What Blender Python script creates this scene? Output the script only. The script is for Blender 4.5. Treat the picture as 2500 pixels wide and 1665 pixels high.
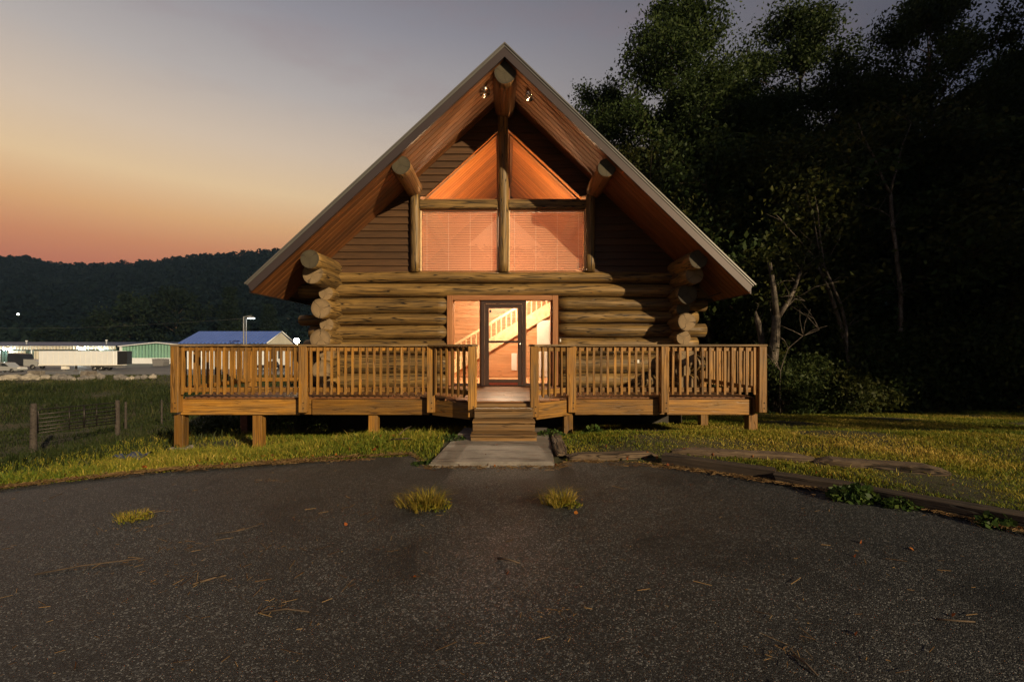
import bpy, bmesh, math, random
import numpy as np
from mathutils import Vector, Matrix, Quaternion

for _o in list(bpy.data.objects):
    bpy.data.objects.remove(_o, do_unlink=True)
S = bpy.context.scene
COL = S.collection
random.seed(7)
RNG = np.random.default_rng(7)

# ------------------------------------------------------------------ camera
CAMH = 1.62          # eye height above the drive, metres
FPX = 1111.0         # focal length of the 16 mm lens in photo pixels
cam = bpy.data.cameras.new('camera')
cam.sensor_width = 36.0
cam.lens = 16.0
cam.shift_x = 0.0072
cam.shift_y = 0.0042
cam.clip_end = 6000
camo = bpy.data.objects.new('camera', cam)
camo.location = (0, 0, CAMH)
camo.rotation_euler = (math.radians(90), 0, 0)
COL.objects.link(camo)
S.camera = camo

# ------------------------------------------------------------------ light
def lin(r, g, b):
    f = lambda c: (c / 255 / 12.92) if c <= 10.3 else ((c / 255 + 0.055) / 1.055) ** 2.4
    return (f(r), f(g), f(b), 1.0)

SUN_DIR = Vector((-0.86, 1.0, -0.43)).normalized()      # the way the light travels
SUN_EL = math.asin(-SUN_DIR.z)
sun = bpy.data.lights.new('sun', 'SUN')
sun.energy = 4.5
sun.color = (1.0, 0.76, 0.46)
sun.angle = math.radians(0.55)
suno = bpy.data.objects.new('sun', sun)
suno.rotation_euler = SUN_DIR.to_track_quat('-Z', 'Y').to_euler()
suno.location = (20, -20, 12)
COL.objects.link(suno)

world = bpy.data.worlds.new('World')
S.world = world
world.use_nodes = True
nt = world.node_tree
nt.nodes.clear()
def wn(t, **k):
    n = nt.nodes.new(t)
    for a, b in k.items():
        setattr(n, a, b)
    return n
L = nt.links.new
wout = wn('ShaderNodeOutputWorld')
tc = wn('ShaderNodeTexCoord')
sep = wn('ShaderNodeSeparateXYZ'); L(tc.outputs['Generated'], sep.inputs[0])
def wramp(stops):
    r = wn('ShaderNodeValToRGB')
    el = r.color_ramp.elements
    while len(el) < len(stops):
        el.new(0.5)
    for e, (p, c) in zip(el, stops):
        e.position = p; e.color = lin(*c)
    L(sep.outputs['Z'], r.inputs[0])
    return r
glow = wramp([(0.0, (150, 84, 68)), (0.135, (206, 122, 88)), (0.175, (218, 144, 98)), (0.225, (233, 178, 122)), (0.285, (240, 206, 160)),
              (0.36, (222, 200, 176)), (0.45, (190, 181, 176)), (0.56, (152, 149, 156)), (0.72, (96, 95, 108)), (1.0, (46, 50, 66))])
dusk = wramp([(0.0, (38, 36, 46)), (0.2, (52, 54, 70)), (0.4, (68, 70, 88)), (0.55, (90, 89, 100)), (0.75, (62, 64, 80)), (1.0, (46, 50, 66))])
# how near the azimuth lies to the sunset, which is off to the left
sd = Vector((-0.80, 0.60, 0.0))
dot = wn('ShaderNodeVectorMath', operation='DOT_PRODUCT'); L(tc.outputs['Generated'], dot.inputs[0]); dot.inputs[1].default_value = sd
hor = wn('ShaderNodeMath', operation='POWER'); 
z2 = wn('ShaderNodeMath', operation='MULTIPLY'); L(sep.outputs['Z'], z2.inputs[0]); L(sep.outputs['Z'], z2.inputs[1])
one = wn('ShaderNodeMath', operation='SUBTRACT'); one.inputs[0].default_value = 1.0; L(z2.outputs[0], one.inputs[1])
mx = wn('ShaderNodeMath', operation='MAXIMUM'); L(one.outputs[0], mx.inputs[0]); mx.inputs[1].default_value = 0.01
L(mx.outputs[0], hor.inputs[0]); hor.inputs[1].default_value = 0.5
dv = wn('ShaderNodeMath', operation='DIVIDE'); L(dot.outputs['Value'], dv.inputs[0]); L(hor.outputs[0], dv.inputs[1])
mr = wn('ShaderNodeMapRange', interpolation_type='SMOOTHSTEP'); L(dv.outputs[0], mr.inputs['Value'])
mr.inputs['From Min'].default_value = -0.25; mr.inputs['From Max'].default_value = 1.0
mix = wn('ShaderNodeMixRGB'); L(mr.outputs[0], mix.inputs[0]); L(dusk.outputs[0], mix.inputs[1]); L(glow.outputs[0], mix.inputs[2])
# thin pink wisps high up
mp = wn('ShaderNodeMapping'); mp.inputs['Scale'].default_value = (1.6, 1.6, 6.0); mp.inputs['Rotation'].default_value = (0.25, 0.35, 0.3)
L(tc.outputs['Generated'], mp.inputs[0])
no = wn('ShaderNodeTexNoise'); no.inputs['Scale'].default_value = 2.3; no.inputs['Detail'].default_value = 6; no.inputs['Roughness'].default_value = 0.55
L(mp.outputs[0], no.inputs['Vector'])
wm = wn('ShaderNodeMapRange'); L(no.outputs['Fac'], wm.inputs['Value'])
wm.inputs['From Min'].default_value = 0.52; wm.inputs['From Max'].default_value = 0.78; wm.inputs['To Max'].default_value = 0.24
wz = wn('ShaderNodeMapRange'); L(sep.outputs['Z'], wz.inputs['Value']); wz.inputs['From Min'].default_value = 0.3; wz.inputs['From Max'].default_value = 0.5
wmul = wn('ShaderNodeMath', operation='MULTIPLY'); L(wm.outputs[0], wmul.inputs[0]); L(wz.outputs[0], wmul.inputs[1])
mix2 = wn('ShaderNodeMixRGB'); L(wmul.outputs[0], mix2.inputs[0]); L(mix.outputs[0], mix2.inputs[1]); mix2.inputs[2].default_value = lin(150, 112, 112)
sky = wn('ShaderNodeTexSky', sky_type='NISHITA', sun_disc=False)
sky.sun_elevation = SUN_EL
sky.sun_rotation = math.radians(139)
bg1 = wn('ShaderNodeBackground'); L(mix2.outputs[0], bg1.inputs[0]); bg1.inputs[1].default_value = 0.83
bg2 = wn('ShaderNodeBackground'); L(sky.outputs[0], bg2.inputs[0]); bg2.inputs[1].default_value = 0.002
add = wn('ShaderNodeAddShader'); L(bg1.outputs[0], add.inputs[0]); L(bg2.outputs[0], add.inputs[1])
L(add.outputs[0], wout.inputs[0])

S.render.engine = 'CYCLES'
S.view_settings.view_transform = 'Standard'
S.view_settings.look = 'None'
S.view_settings.exposure = 0.15
S.view_settings.gamma = 1.0
S.view_settings.use_curve_mapping = False
S.cycles.use_denoising = True
S.cycles.max_bounces = 6
S.cycles.transparent_max_bounces = 12
S.cycles.sample_clamp_indirect = 4.0

# ------------------------------------------------------------------ helpers
def P(px, py, y):
    """point at depth y behind photo pixel (px, py)"""
    return Vector(((px - 1232) / FPX * y, y, CAMH - (py - 843) / FPX * y))

WORLD = {}
def put(o, parent=None, M=None):
    M = M or Matrix.Identity(4)
    COL.objects.link(o)
    o.matrix_basis = M
    WORLD[o] = M
    if parent is not None:
        o.parent = parent
        o.matrix_parent_inverse = WORLD[parent].inverted()
    return o

def tag(o, label=None, cat=None, group=None, kind=None):
    if label: o['label'] = label
    if cat: o['category'] = cat
    if group: o['group'] = group
    if kind: o['kind'] = kind
    return o

def thing(name, loc, label, cat, group=None):
    o = bpy.data.objects.new(name, None)
    o.empty_display_size = 0.2
    put(o, None, Matrix.Translation(Vector(loc)))
    return tag(o, label, cat, group)

def holder(name, parent, loc=(0, 0, 0)):
    """an Empty part that parents its pieces"""
    o = bpy.data.objects.new(name, None)
    o.empty_display_size = 0.1
    return put(o, parent, Matrix.Translation(Vector(loc)))

def add(name, me, parent=None, M=None):
    return put(bpy.data.objects.new(name, me), parent, M)

def setmats(me, mats):
    for m in (mats if isinstance(mats, (list, tuple)) else [mats]):
        me.materials.append(m)

_boxes = {}
def boxmesh(lx, ly, lz, mat, bev=0.004):
    k = (round(lx, 3), round(ly, 3), round(lz, 3), mat.name, round(bev, 4))
    if k in _boxes:
        return _boxes[k]
    bm = bmesh.new()
    bmesh.ops.create_cube(bm, size=1)
    bmesh.ops.scale(bm, vec=(lx, ly, lz), verts=bm.verts)
    b = min(bev, min(lx, ly, lz) * 0.3)
    if b > 0.0005:
        bmesh.ops.bevel(bm, geom=bm.edges[:], offset=b, segments=1, affect='EDGES')
    me = bpy.data.meshes.new('box')
    bm.to_mesh(me); bm.free()
    setmats(me, mat)
    _boxes[k] = me
    return me

def frame(p, x, up=(0, 0, 1)):
    x = Vector(x).normalized()
    up = Vector(up)
    y = up.cross(x)
    if y.length < 1e-5:
        y = Vector((0, 1, 0)).cross(x)
        if y.length < 1e-5:
            y = Vector((1, 0, 0)).cross(x)
    y.normalize()
    z = x.cross(y)
    M = Matrix((x, y, z)).transposed().to_4x4()
    M.translation = Vector(p)
    return M

def board(name, p0, p1, w, t, mat, parent=None, up=(0, 0, 1), bev=0.004):
    """piece from p0 to p1; w across (local Y), t thick (local Z, nearest to up)"""
    p0, p1 = Vector(p0), Vector(p1)
    return add(name, boxmesh((p1 - p0).length, w, t, mat, bev), parent, frame((p0 + p1) / 2, p1 - p0, up))

def block(name, x0, x1, y0, y1, z0, z1, mat, parent=None, bev=0.004):
    """axis-aligned block; its grain runs along the longest side"""
    d = (x1 - x0, y1 - y0, z1 - z0)
    c = Vector(((x0 + x1) / 2, (y0 + y1) / 2, (z0 + z1) / 2))
    k = d.index(max(d))
    if k == 0:
        return add(name, boxmesh(d[0], d[1], d[2], mat, bev), parent, frame(c, (1, 0, 0)))
    if k == 1:
        return add(name, boxmesh(d[1], d[0], d[2], mat, bev), parent, frame(c, (0, 1, 0)))
    return add(name, boxmesh(d[2], d[0], d[1], mat, bev), parent, frame(c, (0, 0, 1), (0, 1, 0)))

def meshobj(name, verts, faces, mat, parent=None, M=None, smooth=False, idx=None):
    me = bpy.data.meshes.new(name)
    me.from_pydata([tuple(v) for v in verts], [], faces)
    setmats(me, mat)
    if idx is not None:
        me.polygons.foreach_set('material_index', idx)
    if smooth:
        me.polygons.foreach_set('use_smooth', [True] * len(me.polygons))
    me.update()
    return add(name, me, parent, M)

def prism(name, pts, y0, y1, mat, parent=None, ytop=None):
    """polygon pts in XZ (counter-clockwise seen from the camera side -Y) pushed from y0 back to y1, origin at its middle"""
    n = len(pts)
    cx = sum(p[0] for p in pts) / n; cz = sum(p[1] for p in pts) / n; cy = (y0 + y1) / 2
    zt = max(p[1] for p in pts); zb = min(p[1] for p in pts)
    v = []
    for (x, z) in pts:
        yy = y0 if ytop is None else y0 + (ytop - y0) * ((z - zb) / max(1e-6, zt - zb))
        v.append((x - cx, yy - cy, z - cz))
    for (x, z) in pts:
        v.append((x - cx, y1 - cy, z - cz))
    f = [tuple(range(n)), tuple(range(2 * n - 1, n - 1, -1))]
    for i in range(n):
        j = (i + 1) % n
        f.append((i, i + n, j + n, j))
    return meshobj(name, v, f, mat, parent, Matrix.Translation((cx, cy, cz)))

def tubes(paths, sides=6, cap=True):
    """paths: list of [(Vector, radius), ...] -> verts, faces of one mesh"""
    V, F = [], []
    for path in paths:
        base = len(V)
        n = len(path)
        ref = Vector((0.3, 0.2, 0.93)).normalized()
        for i, (p, r) in enumerate(path):
            d = (path[min(i + 1, n - 1)][0] - path[max(i - 1, 0)][0])
            if d.length < 1e-9: d = Vector((0, 0, 1))
            d.normalize()
            rr = ref if abs(d.dot(ref)) < 0.9 else Vector((1, 0, 0))
            a = d.cross(rr).normalized(); b = d.cross(a)
            for k in range(sides):
                t = 2 * math.pi * k / sides
                V.append(p + a * (r * math.cos(t)) + b * (r * math.sin(t)))
        for i in range(n - 1):
            for k in range(sides):
                k2 = (k + 1) % sides
                F.append((base + i * sides + k, base + i * sides + k2, base + (i + 1) * sides + k2, base + (i + 1) * sides + k))
        if cap:
            F.append(tuple(base + k for k in range(sides - 1, -1, -1)))
            F.append(tuple(base + (n - 1) * sides + k for k in range(sides)))
    return V, F

def tubeobj(name, paths, mat, parent=None, sides=6, smooth=True, M=None):
    paths = [[(Vector(p), r) for p, r in path] for path in paths]
    V, F = tubes(paths, sides)
    return meshobj(name, V, F, mat, parent, M, smooth)

# ------------------------------------------------------------------ materials
MATS = {}
class NB:
    def __init__(s, name):
        s.m = bpy.data.materials.new(name); s.m.use_nodes = True
        s.t = s.m.node_tree; s.t.nodes.clear()
        s.out = s.t.nodes.new('ShaderNodeOutputMaterial')
        s.l = s.t.links.new
    def n(s, t, ins=None, **k):
        n = s.t.nodes.new(t)
        for a, b in k.items(): setattr(n, a, b)
        for a, b in (ins or {}).items():
            if hasattr(b, 'is_output') or isinstance(b, bpy.types.NodeSocket): s.l(b, n.inputs[a])
            else: n.inputs[a].default_value = b
        return n
    def math(s, op, a, b=0.0, c=None):
        n = s.n('ShaderNodeMath', operation=op)
        for i, v in enumerate((a, b) if c is None else (a, b, c)):
            if isinstance(v, bpy.types.NodeSocket): s.l(v, n.inputs[i])
            else: n.inputs[i].default_value = v
        return n.outputs[0]
    def ramp(s, fac, stops, interp='LINEAR'):
        r = s.n('ShaderNodeValToRGB'); r.color_ramp.interpolation = interp
        el = r.color_ramp.elements
        while len(el) < len(stops): el.new(0.5)
        for e, (p, c) in zip(el, stops):
            e.position = p; e.color = tuple(c) + ((1,) if len(c) == 3 else ())
        s.l(fac, r.inputs[0]); return r.outputs[0]
    def mix(s, f, a, b, mode='MIX'):
        n = s.n('ShaderNodeMixRGB', blend_type=mode)
        for i, v in enumerate((f, a, b)):
            if isinstance(v, bpy.types.NodeSocket): s.l(v, n.inputs[i])
            elif i == 0: n.inputs[0].default_value = v
            else: n.inputs[i].default_value = tuple(v) + ((1,) if len(v) == 3 else ())
        return n.outputs[0]
    def noise(s, vec, scale, detail=4, rough=0.55, dist=0.0):
        return s.n('ShaderNodeTexNoise', {'Vector': vec, 'Scale': scale, 'Detail': detail, 'Roughness': rough, 'Distortion': dist}).outputs['Fac']
    def mapv(s, vec, scale=(1, 1, 1), loc=(0, 0, 0), rot=(0, 0, 0)):
        return s.n('ShaderNodeMapping', {'Vector': vec, 'Scale': scale, 'Location': loc, 'Rotation': rot}).outputs[0]
    def coord(s, which='Object'):
        return s.n('ShaderNodeTexCoord').outputs[which]
    def bump(s, h, strength=0.3, dist=0.01):
        return s.n('ShaderNodeBump', {'Height': h, 'Strength': strength, 'Distance': dist}).outputs[0]
    def bsdf(s, **k):
        p = s.n('ShaderNodeBsdfPrincipled')
        for a, b in k.items():
            a = a.replace('_', ' ')
            if isinstance(b, bpy.types.NodeSocket): s.l(b, p.inputs[a])
            else: p.inputs[a].default_value = (tuple(b) + (1,) if isinstance(b, (tuple, list)) and len(b) == 3 else b)
        s.l(p.outputs[0], s.out.inputs[0]); return p
    def done(s):
        MATS[s.m.name] = s.m; return s.m

def wood(name, light, dark, rough=0.62, var=0.35, gs=1.0, bump=0.35, knots=True, crack=0.0, weather=None):
    b = NB(name)
    oi = b.n('ShaderNodeObjectInfo')
    off = b.n('ShaderNodeVectorMath', {0: (31.7, 17.3, 23.1)}, operation='SCALE'); b.l(oi.outputs['Random'], off.inputs['Scale'])
    v = b.n('ShaderNodeVectorMath', {0: b.coord(), 1: off.outputs[0]}, operation='ADD').outputs[0]
    g = b.noise(b.mapv(v, (1.1 * gs, 26 * gs, 26 * gs)), 1.6, 6, 0.6, 0.4)
    fine = b.noise(b.mapv(v, (3 * gs, 120 * gs, 120 * gs)), 1.5, 3, 0.6)
    blot = b.noise(b.mapv(v, (0.9, 4, 4)), 1.2, 4, 0.6)
    c = b.ramp(g, [(0.28, dark), (0.62, light)])
    c = b.mix(b.math('MULTIPLY', b.ramp(blot, [(0.35, (0, 0, 0)), (0.7, (1, 1, 1))]), 0.45), c, tuple(x * 0.62 for x in dark), 'MIX')
    c = b.mix(0.22, c, b.ramp(fine, [(0.3, (0.2, 0.2, 0.2)), (0.7, (1, 1, 1))]), 'MULTIPLY')
    h = g
    if knots:
        vo = b.n('ShaderNodeTexVoronoi', {'Vector': b.mapv(v, (1.6, 7, 7)), 'Scale': 1.0})
        k = b.ramp(vo.outputs['Distance'], [(0.05, (1, 1, 1)), (0.16, (0, 0, 0))])
        c = b.mix(b.math('MULTIPLY', k, 0.75), c, tuple(x * 0.3 for x in dark))
    if weather:
        wno = b.noise(b.mapv(v, (1.5, 9, 9)), 1.0, 5, 0.65)
        c = b.mix(b.math('MULTIPLY', b.ramp(wno, [(0.42, (0, 0, 0)), (0.68, (1, 1, 1))]), 0.6), c, weather)
    if crack:
        cr = b.noise(b.mapv(v, (0.55, 11, 11)), 1.3, 2, 0.4, 0.6)
        cm = b.ramp(cr, [(0.470, (0, 0, 0)), (0.492, (1, 1, 1)), (0.508, (1, 1, 1)), (0.530, (0, 0, 0))])
        c = b.mix(b.math('MULTIPLY', cm, crack), c, tuple(x * 0.15 for x in dark))
        h = b.math('SUBTRACT', g, b.math('MULTIPLY', cm, 1.5))
    val = b.math('ADD', b.math('MULTIPLY', oi.outputs['Random'], var), 1 - var / 2)
    c = b.n('ShaderNodeHueSaturation', {'Color': c, 'Value': val, 'Saturation': 1.0}).outputs[0]
    b.bsdf(Base_Color=c, Roughness=rough, Normal=b.bump(h, bump, 0.006))
    return b.done()

def plain(name, col, rough=0.5, metal=0.0, var=0.12, scale=6.0, bump=0.0, emit=None, es=0.0):
    b = NB(name)
    n = b.noise(b.coord(), scale, 5, 0.6)
    c = b.mix(b.ramp(n, [(0.3, (0, 0, 0)), (0.7, (1, 1, 1))]), tuple(x * (1 - var) for x in col), tuple(min(1, x * (1 + var)) for x in col))
    k = dict(Base_Color=c, Roughness=rough, Metallic=metal)
    if bump: k['Normal'] = b.bump(n, bump, 0.01)
    if emit:
        k['Emission_Color'] = emit; k['Emission_Strength'] = es
    b.bsdf(**k)
    return b.done()

M_deck = wood('deck_wood', (0.46, 0.225, 0.036), (0.19, 0.082, 0.014), 0.5, 0.75, 1.0, 0.5, True, 0.5, weather=(0.155, 0.105, 0.05))
M_deckfloor = wood('deck_floor_wood', (0.34, 0.15, 0.06), (0.13, 0.052, 0.02), 0.4, 1.0, weather=(0.17, 0.105, 0.055))
M_cap = wood('rail_cap_wood', (0.30, 0.19, 0.075), (0.13, 0.075, 0.03), 0.65, 0.6, 1.0, 0.5, True, 0.6, weather=(0.14, 0.115, 0.08))
M_step = wood('step_wood', (0.30, 0.165, 0.05), (0.12, 0.06, 0.02), 0.6, 0.6, 1.0, 0.5, True, 0.6, weather=(0.13, 0.10, 0.062))
M_log = wood('log_wood', (0.36, 0.22, 0.064), (0.07, 0.036, 0.012), 0.55, 0.5, 0.55, 0.9, True, 1.0, weather=(0.12, 0.078, 0.03))
M_purlin = wood('purlin_wood', (0.36, 0.19, 0.07), (0.20, 0.09, 0.03), 0.5, 0.2, 0.7, 0.5, True, 0.8)
M_soffit = wood('soffit_wood', (0.27, 0.098, 0.021), (0.11, 0.036, 0.008), 0.68, 0.6)
M_siding = wood('siding_wood', (0.11, 0.052, 0.018), (0.05, 0.023, 0.008), 0.6, 0.35)
M_trim = wood('trim_wood', (0.46, 0.21, 0.085), (0.28, 0.11, 0.04), 0.45, 0.15)
M_pine = wood('pine_wood', (0.74, 0.42, 0.22), (0.58, 0.27, 0.11), 0.42, 0.25)
M_ceil = wood('ceiling_wood', (0.66, 0.235, 0.045), (0.36, 0.10, 0.016), 0.45, 0.5)
M_tie = wood('tie_wood', (0.075, 0.055, 0.038), (0.03, 0.02, 0.014), 0.8, 0.2, 0.8, 0.9, False, 0.9)
M_rot = wood('rotten_wood', (0.19, 0.135, 0.085), (0.045, 0.028, 0.017), 0.9, 0.2, 1.0, 1.0, False, 1.0)
M_fence = wood('fence_wood', (0.085, 0.07, 0.06), (0.035, 0.028, 0.023), 0.85, 0.2, 1.0, 0.6, False, 0.8)
M_rail = plain('pale_pine', (0.75, 0.56, 0.32), 0.4, var=0.2, scale=9)
M_brown = plain('brown_enamel', (0.055, 0.033, 0.026), 0.35, var=0.15)
M_fascia = plain('fascia_metal', (0.06, 0.046, 0.047), 0.42, 0.25, var=0.08, scale=2)
M_drip = plain('roof_metal', (0.16, 0.155, 0.145), 0.4, 0.35, var=0.1, scale=3)
M_chrome = plain('chrome', (0.55, 0.55, 0.55), 0.18, 1.0, var=0.05)
M_black = plain('black_metal', (0.02, 0.02, 0.021), 0.5, 0.2)
M_white = plain('white_enamel', (0.78, 0.76, 0.70), 0.45, var=0.06)
M_kick = plain('copper_kick', (0.45, 0.12, 0.08), 0.25, 0.8, var=0.1)
M_found = plain('foundation_block', (0.05, 0.043, 0.036), 0.9, var=0.4, scale=5, bump=0.4)
M_rust = plain('rusty_post', (0.16, 0.055, 0.03), 0.8, var=0.35, scale=14)

def endgrain(name, ca, cb, cst):
    b = NB(name)
    co = b.coord()
    s = b.n('ShaderNodeSeparateXYZ', {0: co})
    r = b.math('POWER', b.math('ADD', b.math('POWER', s.outputs['Y'], 2.0), b.math('POWER', s.outputs['Z'], 2.0)), 0.5)
    n = b.noise(co, 7, 4, 0.6)
    ph = b.math('ADD', b.math('MULTIPLY', r, 640.0), b.math('MULTIPLY', n, 16.0))
    w = b.math('SINE', ph)
    c = b.ramp(b.math('MULTIPLY_ADD', w, 0.5, 0.5), [(0.0, ca), (1.0, cb)])
    ang = b.n('ShaderNodeMath', operation='ARCTAN2'); b.l(s.outputs['Y'], ang.inputs[0]); b.l(s.outputs['Z'], ang.inputs[1])
    oi = b.n('ShaderNodeObjectInfo')
    a2 = b.math('ADD', b.math('ADD', ang.outputs[0], b.math('MULTIPLY', b.math('SUBTRACT', n, 0.5), 1.1)), b.math('MULTIPLY', oi.outputs['Random'], 6.28))
    chk = b.math('POWER', b.math('ABSOLUTE', b.math('COSINE', b.math('MULTIPLY', a2, 1.5))), 320.0)
    chk = b.math('MULTIPLY', chk, b.ramp(r, [(0.03, (0, 0, 0)), (0.06, (1, 1, 1))]))
    c = b.mix(b.math('MULTIPLY', b.ramp(r, [(0.15, (0, 0, 0)), (0.215, (1, 1, 1))]), 0.6), c, tuple(x * 0.45 for x in ca))
    c = b.mix(b.ramp(r, [(0.0, (0.5, 0.5, 0.5)), (0.07, (0, 0, 0))]), c, tuple(x * 0.6 for x in ca))
    c = b.mix(chk, c, (0.03, 0.018, 0.01))
    st = b.noise(co, 3.0, 5, 0.65)
    c = b.mix(b.math('MULTIPLY', b.ramp(st, [(0.4, (0, 0, 0)), (0.7, (1, 1, 1))]), 0.45), c, cst)
    b.bsdf(Base_Color=c, Roughness=0.8, Normal=b.bump(b.math('SUBTRACT', w, b.math('MULTIPLY', chk, 6.0)), 0.15, 0.004))
    return b.done()
M_end = endgrain('end_grain', (0.21, 0.14, 0.07), (0.31, 0.22, 0.12), (0.10, 0.08, 0.05))
M_endold_shade = endgrain('weathered_shaded_end_grain', (0.05, 0.04, 0.024), (0.095, 0.078, 0.045), (0.03, 0.028, 0.018))  # weathered ridge and purlin ends; also eave shade painted on upper wall-log ends

def glass(name, tint=(1, 1, 1), base=0.05):
    b = NB(name)
    fa = b.n('ShaderNodeLayerWeight', {'Blend': 0.5}).outputs['Facing']
    fr = b.math('MULTIPLY_ADD', b.math('POWER', fa, 4.5), 0.85, 0.035)
    tr = b.n('ShaderNodeBsdfTransparent', {'Color': tuple(tint) + (1,)})
    gl = b.n('ShaderNodeBsdfGlossy', {'Color': (0.9, 0.9, 0.9, 1), 'Roughness': 0.02})
    m = b.n('ShaderNodeMixShader', {0: b.math('MULTIPLY', fr, 1.0)})
    b.l(tr.outputs[0], m.inputs[1]); b.l(gl.outputs[0], m.inputs[2]); b.l(m.outputs[0], b.out.inputs[0])
    return b.done()
M_glass = glass('window_glass', (0.97, 0.97, 0.95))

def translucent(name, col, tcol, mixf, rough=0.5):
    b = NB(name)
    d = b.n('ShaderNodeBsdfPrincipled', {'Base Color': tuple(col) + (1,), 'Roughness': rough})
    t = b.n('ShaderNodeBsdfTranslucent', {'Color': tuple(tcol) + (1,)})
    m = b.n('ShaderNodeMixShader', {0: mixf})
    b.l(d.outputs[0], m.inputs[1]); b.l(t.outputs[0], m.inputs[2]); b.l(m.outputs[0], b.out.inputs[0])
    return b.done()
M_blind = translucent('blind_slat', (0.52, 0.31, 0.22), (0.80, 0.30, 0.15), 0.13)

def foliage(name, cols, rough=0.55, trans=0.3, spec=0.12):
    """cols: dark, mid, light base colours; each leaf or blade picks its own from a stored random value"""
    b = NB(name)
    a = b.n('ShaderNodeAttribute', attribute_name='tone')
    oi = b.n('ShaderNodeObjectInfo')
    c = b.ramp(a.outputs['Fac'], [(0.0, cols[0]), (0.5, cols[1]), (1.0, cols[2])])
    c = b.n('ShaderNodeHueSaturation', {'Color': c, 'Value': b.math('MULTIPLY_ADD', oi.outputs['Random'], 0.4, 0.8)}).outputs[0]
    d = b.n('ShaderNodeBsdfPrincipled', {'Base Color': c, 'Roughness': rough, 'Specular IOR Level': spec})
    t = b.n('ShaderNodeBsdfTranslucent', {'Color': c})
    m = b.n('ShaderNodeMixShader', {0: trans})
    b.l(d.outputs[0], m.inputs[1]); b.l(t.outputs[0], m.inputs[2]); b.l(m.outputs[0], b.out.inputs[0])
    return b.done()
M_leaf = foliage('leaf_dark', ((0.022, 0.038, 0.013), (0.038, 0.062, 0.018), (0.06, 0.082, 0.022)))
M_leaf2 = foliage('leaf_olive', ((0.028, 0.038, 0.011), (0.048, 0.060, 0.015), (0.085, 0.085, 0.02)))
M_shrub = foliage('shrub_leaf', ((0.022, 0.036, 0.012), (0.04, 0.062, 0.018), (0.085, 0.10, 0.03)))
M_weed = foliage('weed_leaf', ((0.025, 0.05, 0.014), (0.045, 0.085, 0.02), (0.09, 0.13, 0.03)), 0.4)
M_lawn = foliage('lawn_blade', ((0.10, 0.15, 0.020), (0.29, 0.26, 0.034), (0.60, 0.43, 0.11)), 0.5, 0.35)
M_field = foliage('field_blade', ((0.022, 0.036, 0.012), (0.04, 0.055, 0.017), (0.10, 0.095, 0.035)), 0.6, 0.25)
M_tuft = foliage('tuft_blade', ((0.10, 0.14, 0.018), (0.30, 0.25, 0.03), (0.50, 0.36, 0.09)), 0.5, 0.35)
M_straw = foliage('straw', ((0.05, 0.028, 0.012), (0.13, 0.075, 0.03), (0.30, 0.20, 0.09)), 0.7, 0.0)
M_redleaf = foliage('fallen_leaf', ((0.12, 0.035, 0.012), (0.24, 0.07, 0.02), (0.36, 0.14, 0.03)), 0.6, 0.2)
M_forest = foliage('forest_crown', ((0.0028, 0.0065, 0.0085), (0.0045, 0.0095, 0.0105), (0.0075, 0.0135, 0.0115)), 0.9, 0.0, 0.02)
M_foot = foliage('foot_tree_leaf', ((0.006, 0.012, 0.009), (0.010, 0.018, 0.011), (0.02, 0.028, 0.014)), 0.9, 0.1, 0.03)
M_bark = plain('bark', (0.07, 0.05, 0.035), 0.9, var=0.45, scale=9, bump=0.6)

def palebark():
    b = NB('pale_bark')
    v = b.coord()
    n = b.noise(b.mapv(v, (6, 6, 2.2)), 1.6, 5, 0.65)
    n2 = b.noise(b.mapv(v, (4, 4, 16)), 1.5, 3, 0.6)
    c = b.ramp(n, [(0.38, (0.035, 0.028, 0.02)), (0.54, (0.12, 0.095, 0.072)), (0.72, (0.32, 0.28, 0.235))])
    c = b.mix(b.ramp(n2, [(0.58, (0, 0, 0)), (0.66, (1, 1, 1))]), c, (0.06, 0.045, 0.03))
    b.bsdf(Base_Color=c, Roughness=0.8, Normal=b.bump(n, 0.4, 0.02))
    return b.done()
M_pale = palebark()
# ------------------------------------------------------------------ ground
def sstep(a, b, x):
    t = np.clip((np.asarray(x, float) - a) / (b - a), 0, 1)
    return t * t * (3 - 2 * t)

DRIVE_PX = [(-700, 1300), (-200, 1217), (0, 1196), (200, 1172), (420, 1150), (640, 1136), (800, 1127), (1000, 1121), (1050, 1146), (1352, 1146),
            (1400, 1135), (1560, 1136), (1700, 1151), (1900, 1180), (2100, 1212), (2300, 1256), (2500, 1303), (2800, 1390), (3200, 1540)]
DRIVE = [((px - 1232) / (py - 843) * CAMH, CAMH * FPX / (py - 843)) for px, py in DRIVE_PX]
DXS = np.array([p[0] for p in DRIVE]); DYS = np.array([p[1] for p in DRIVE])

def drive_edge(x):
    """how far the asphalt reaches (Y) at a given X"""
    return np.interp(x, DXS, DYS, left=2.2, right=0.5)

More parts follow.
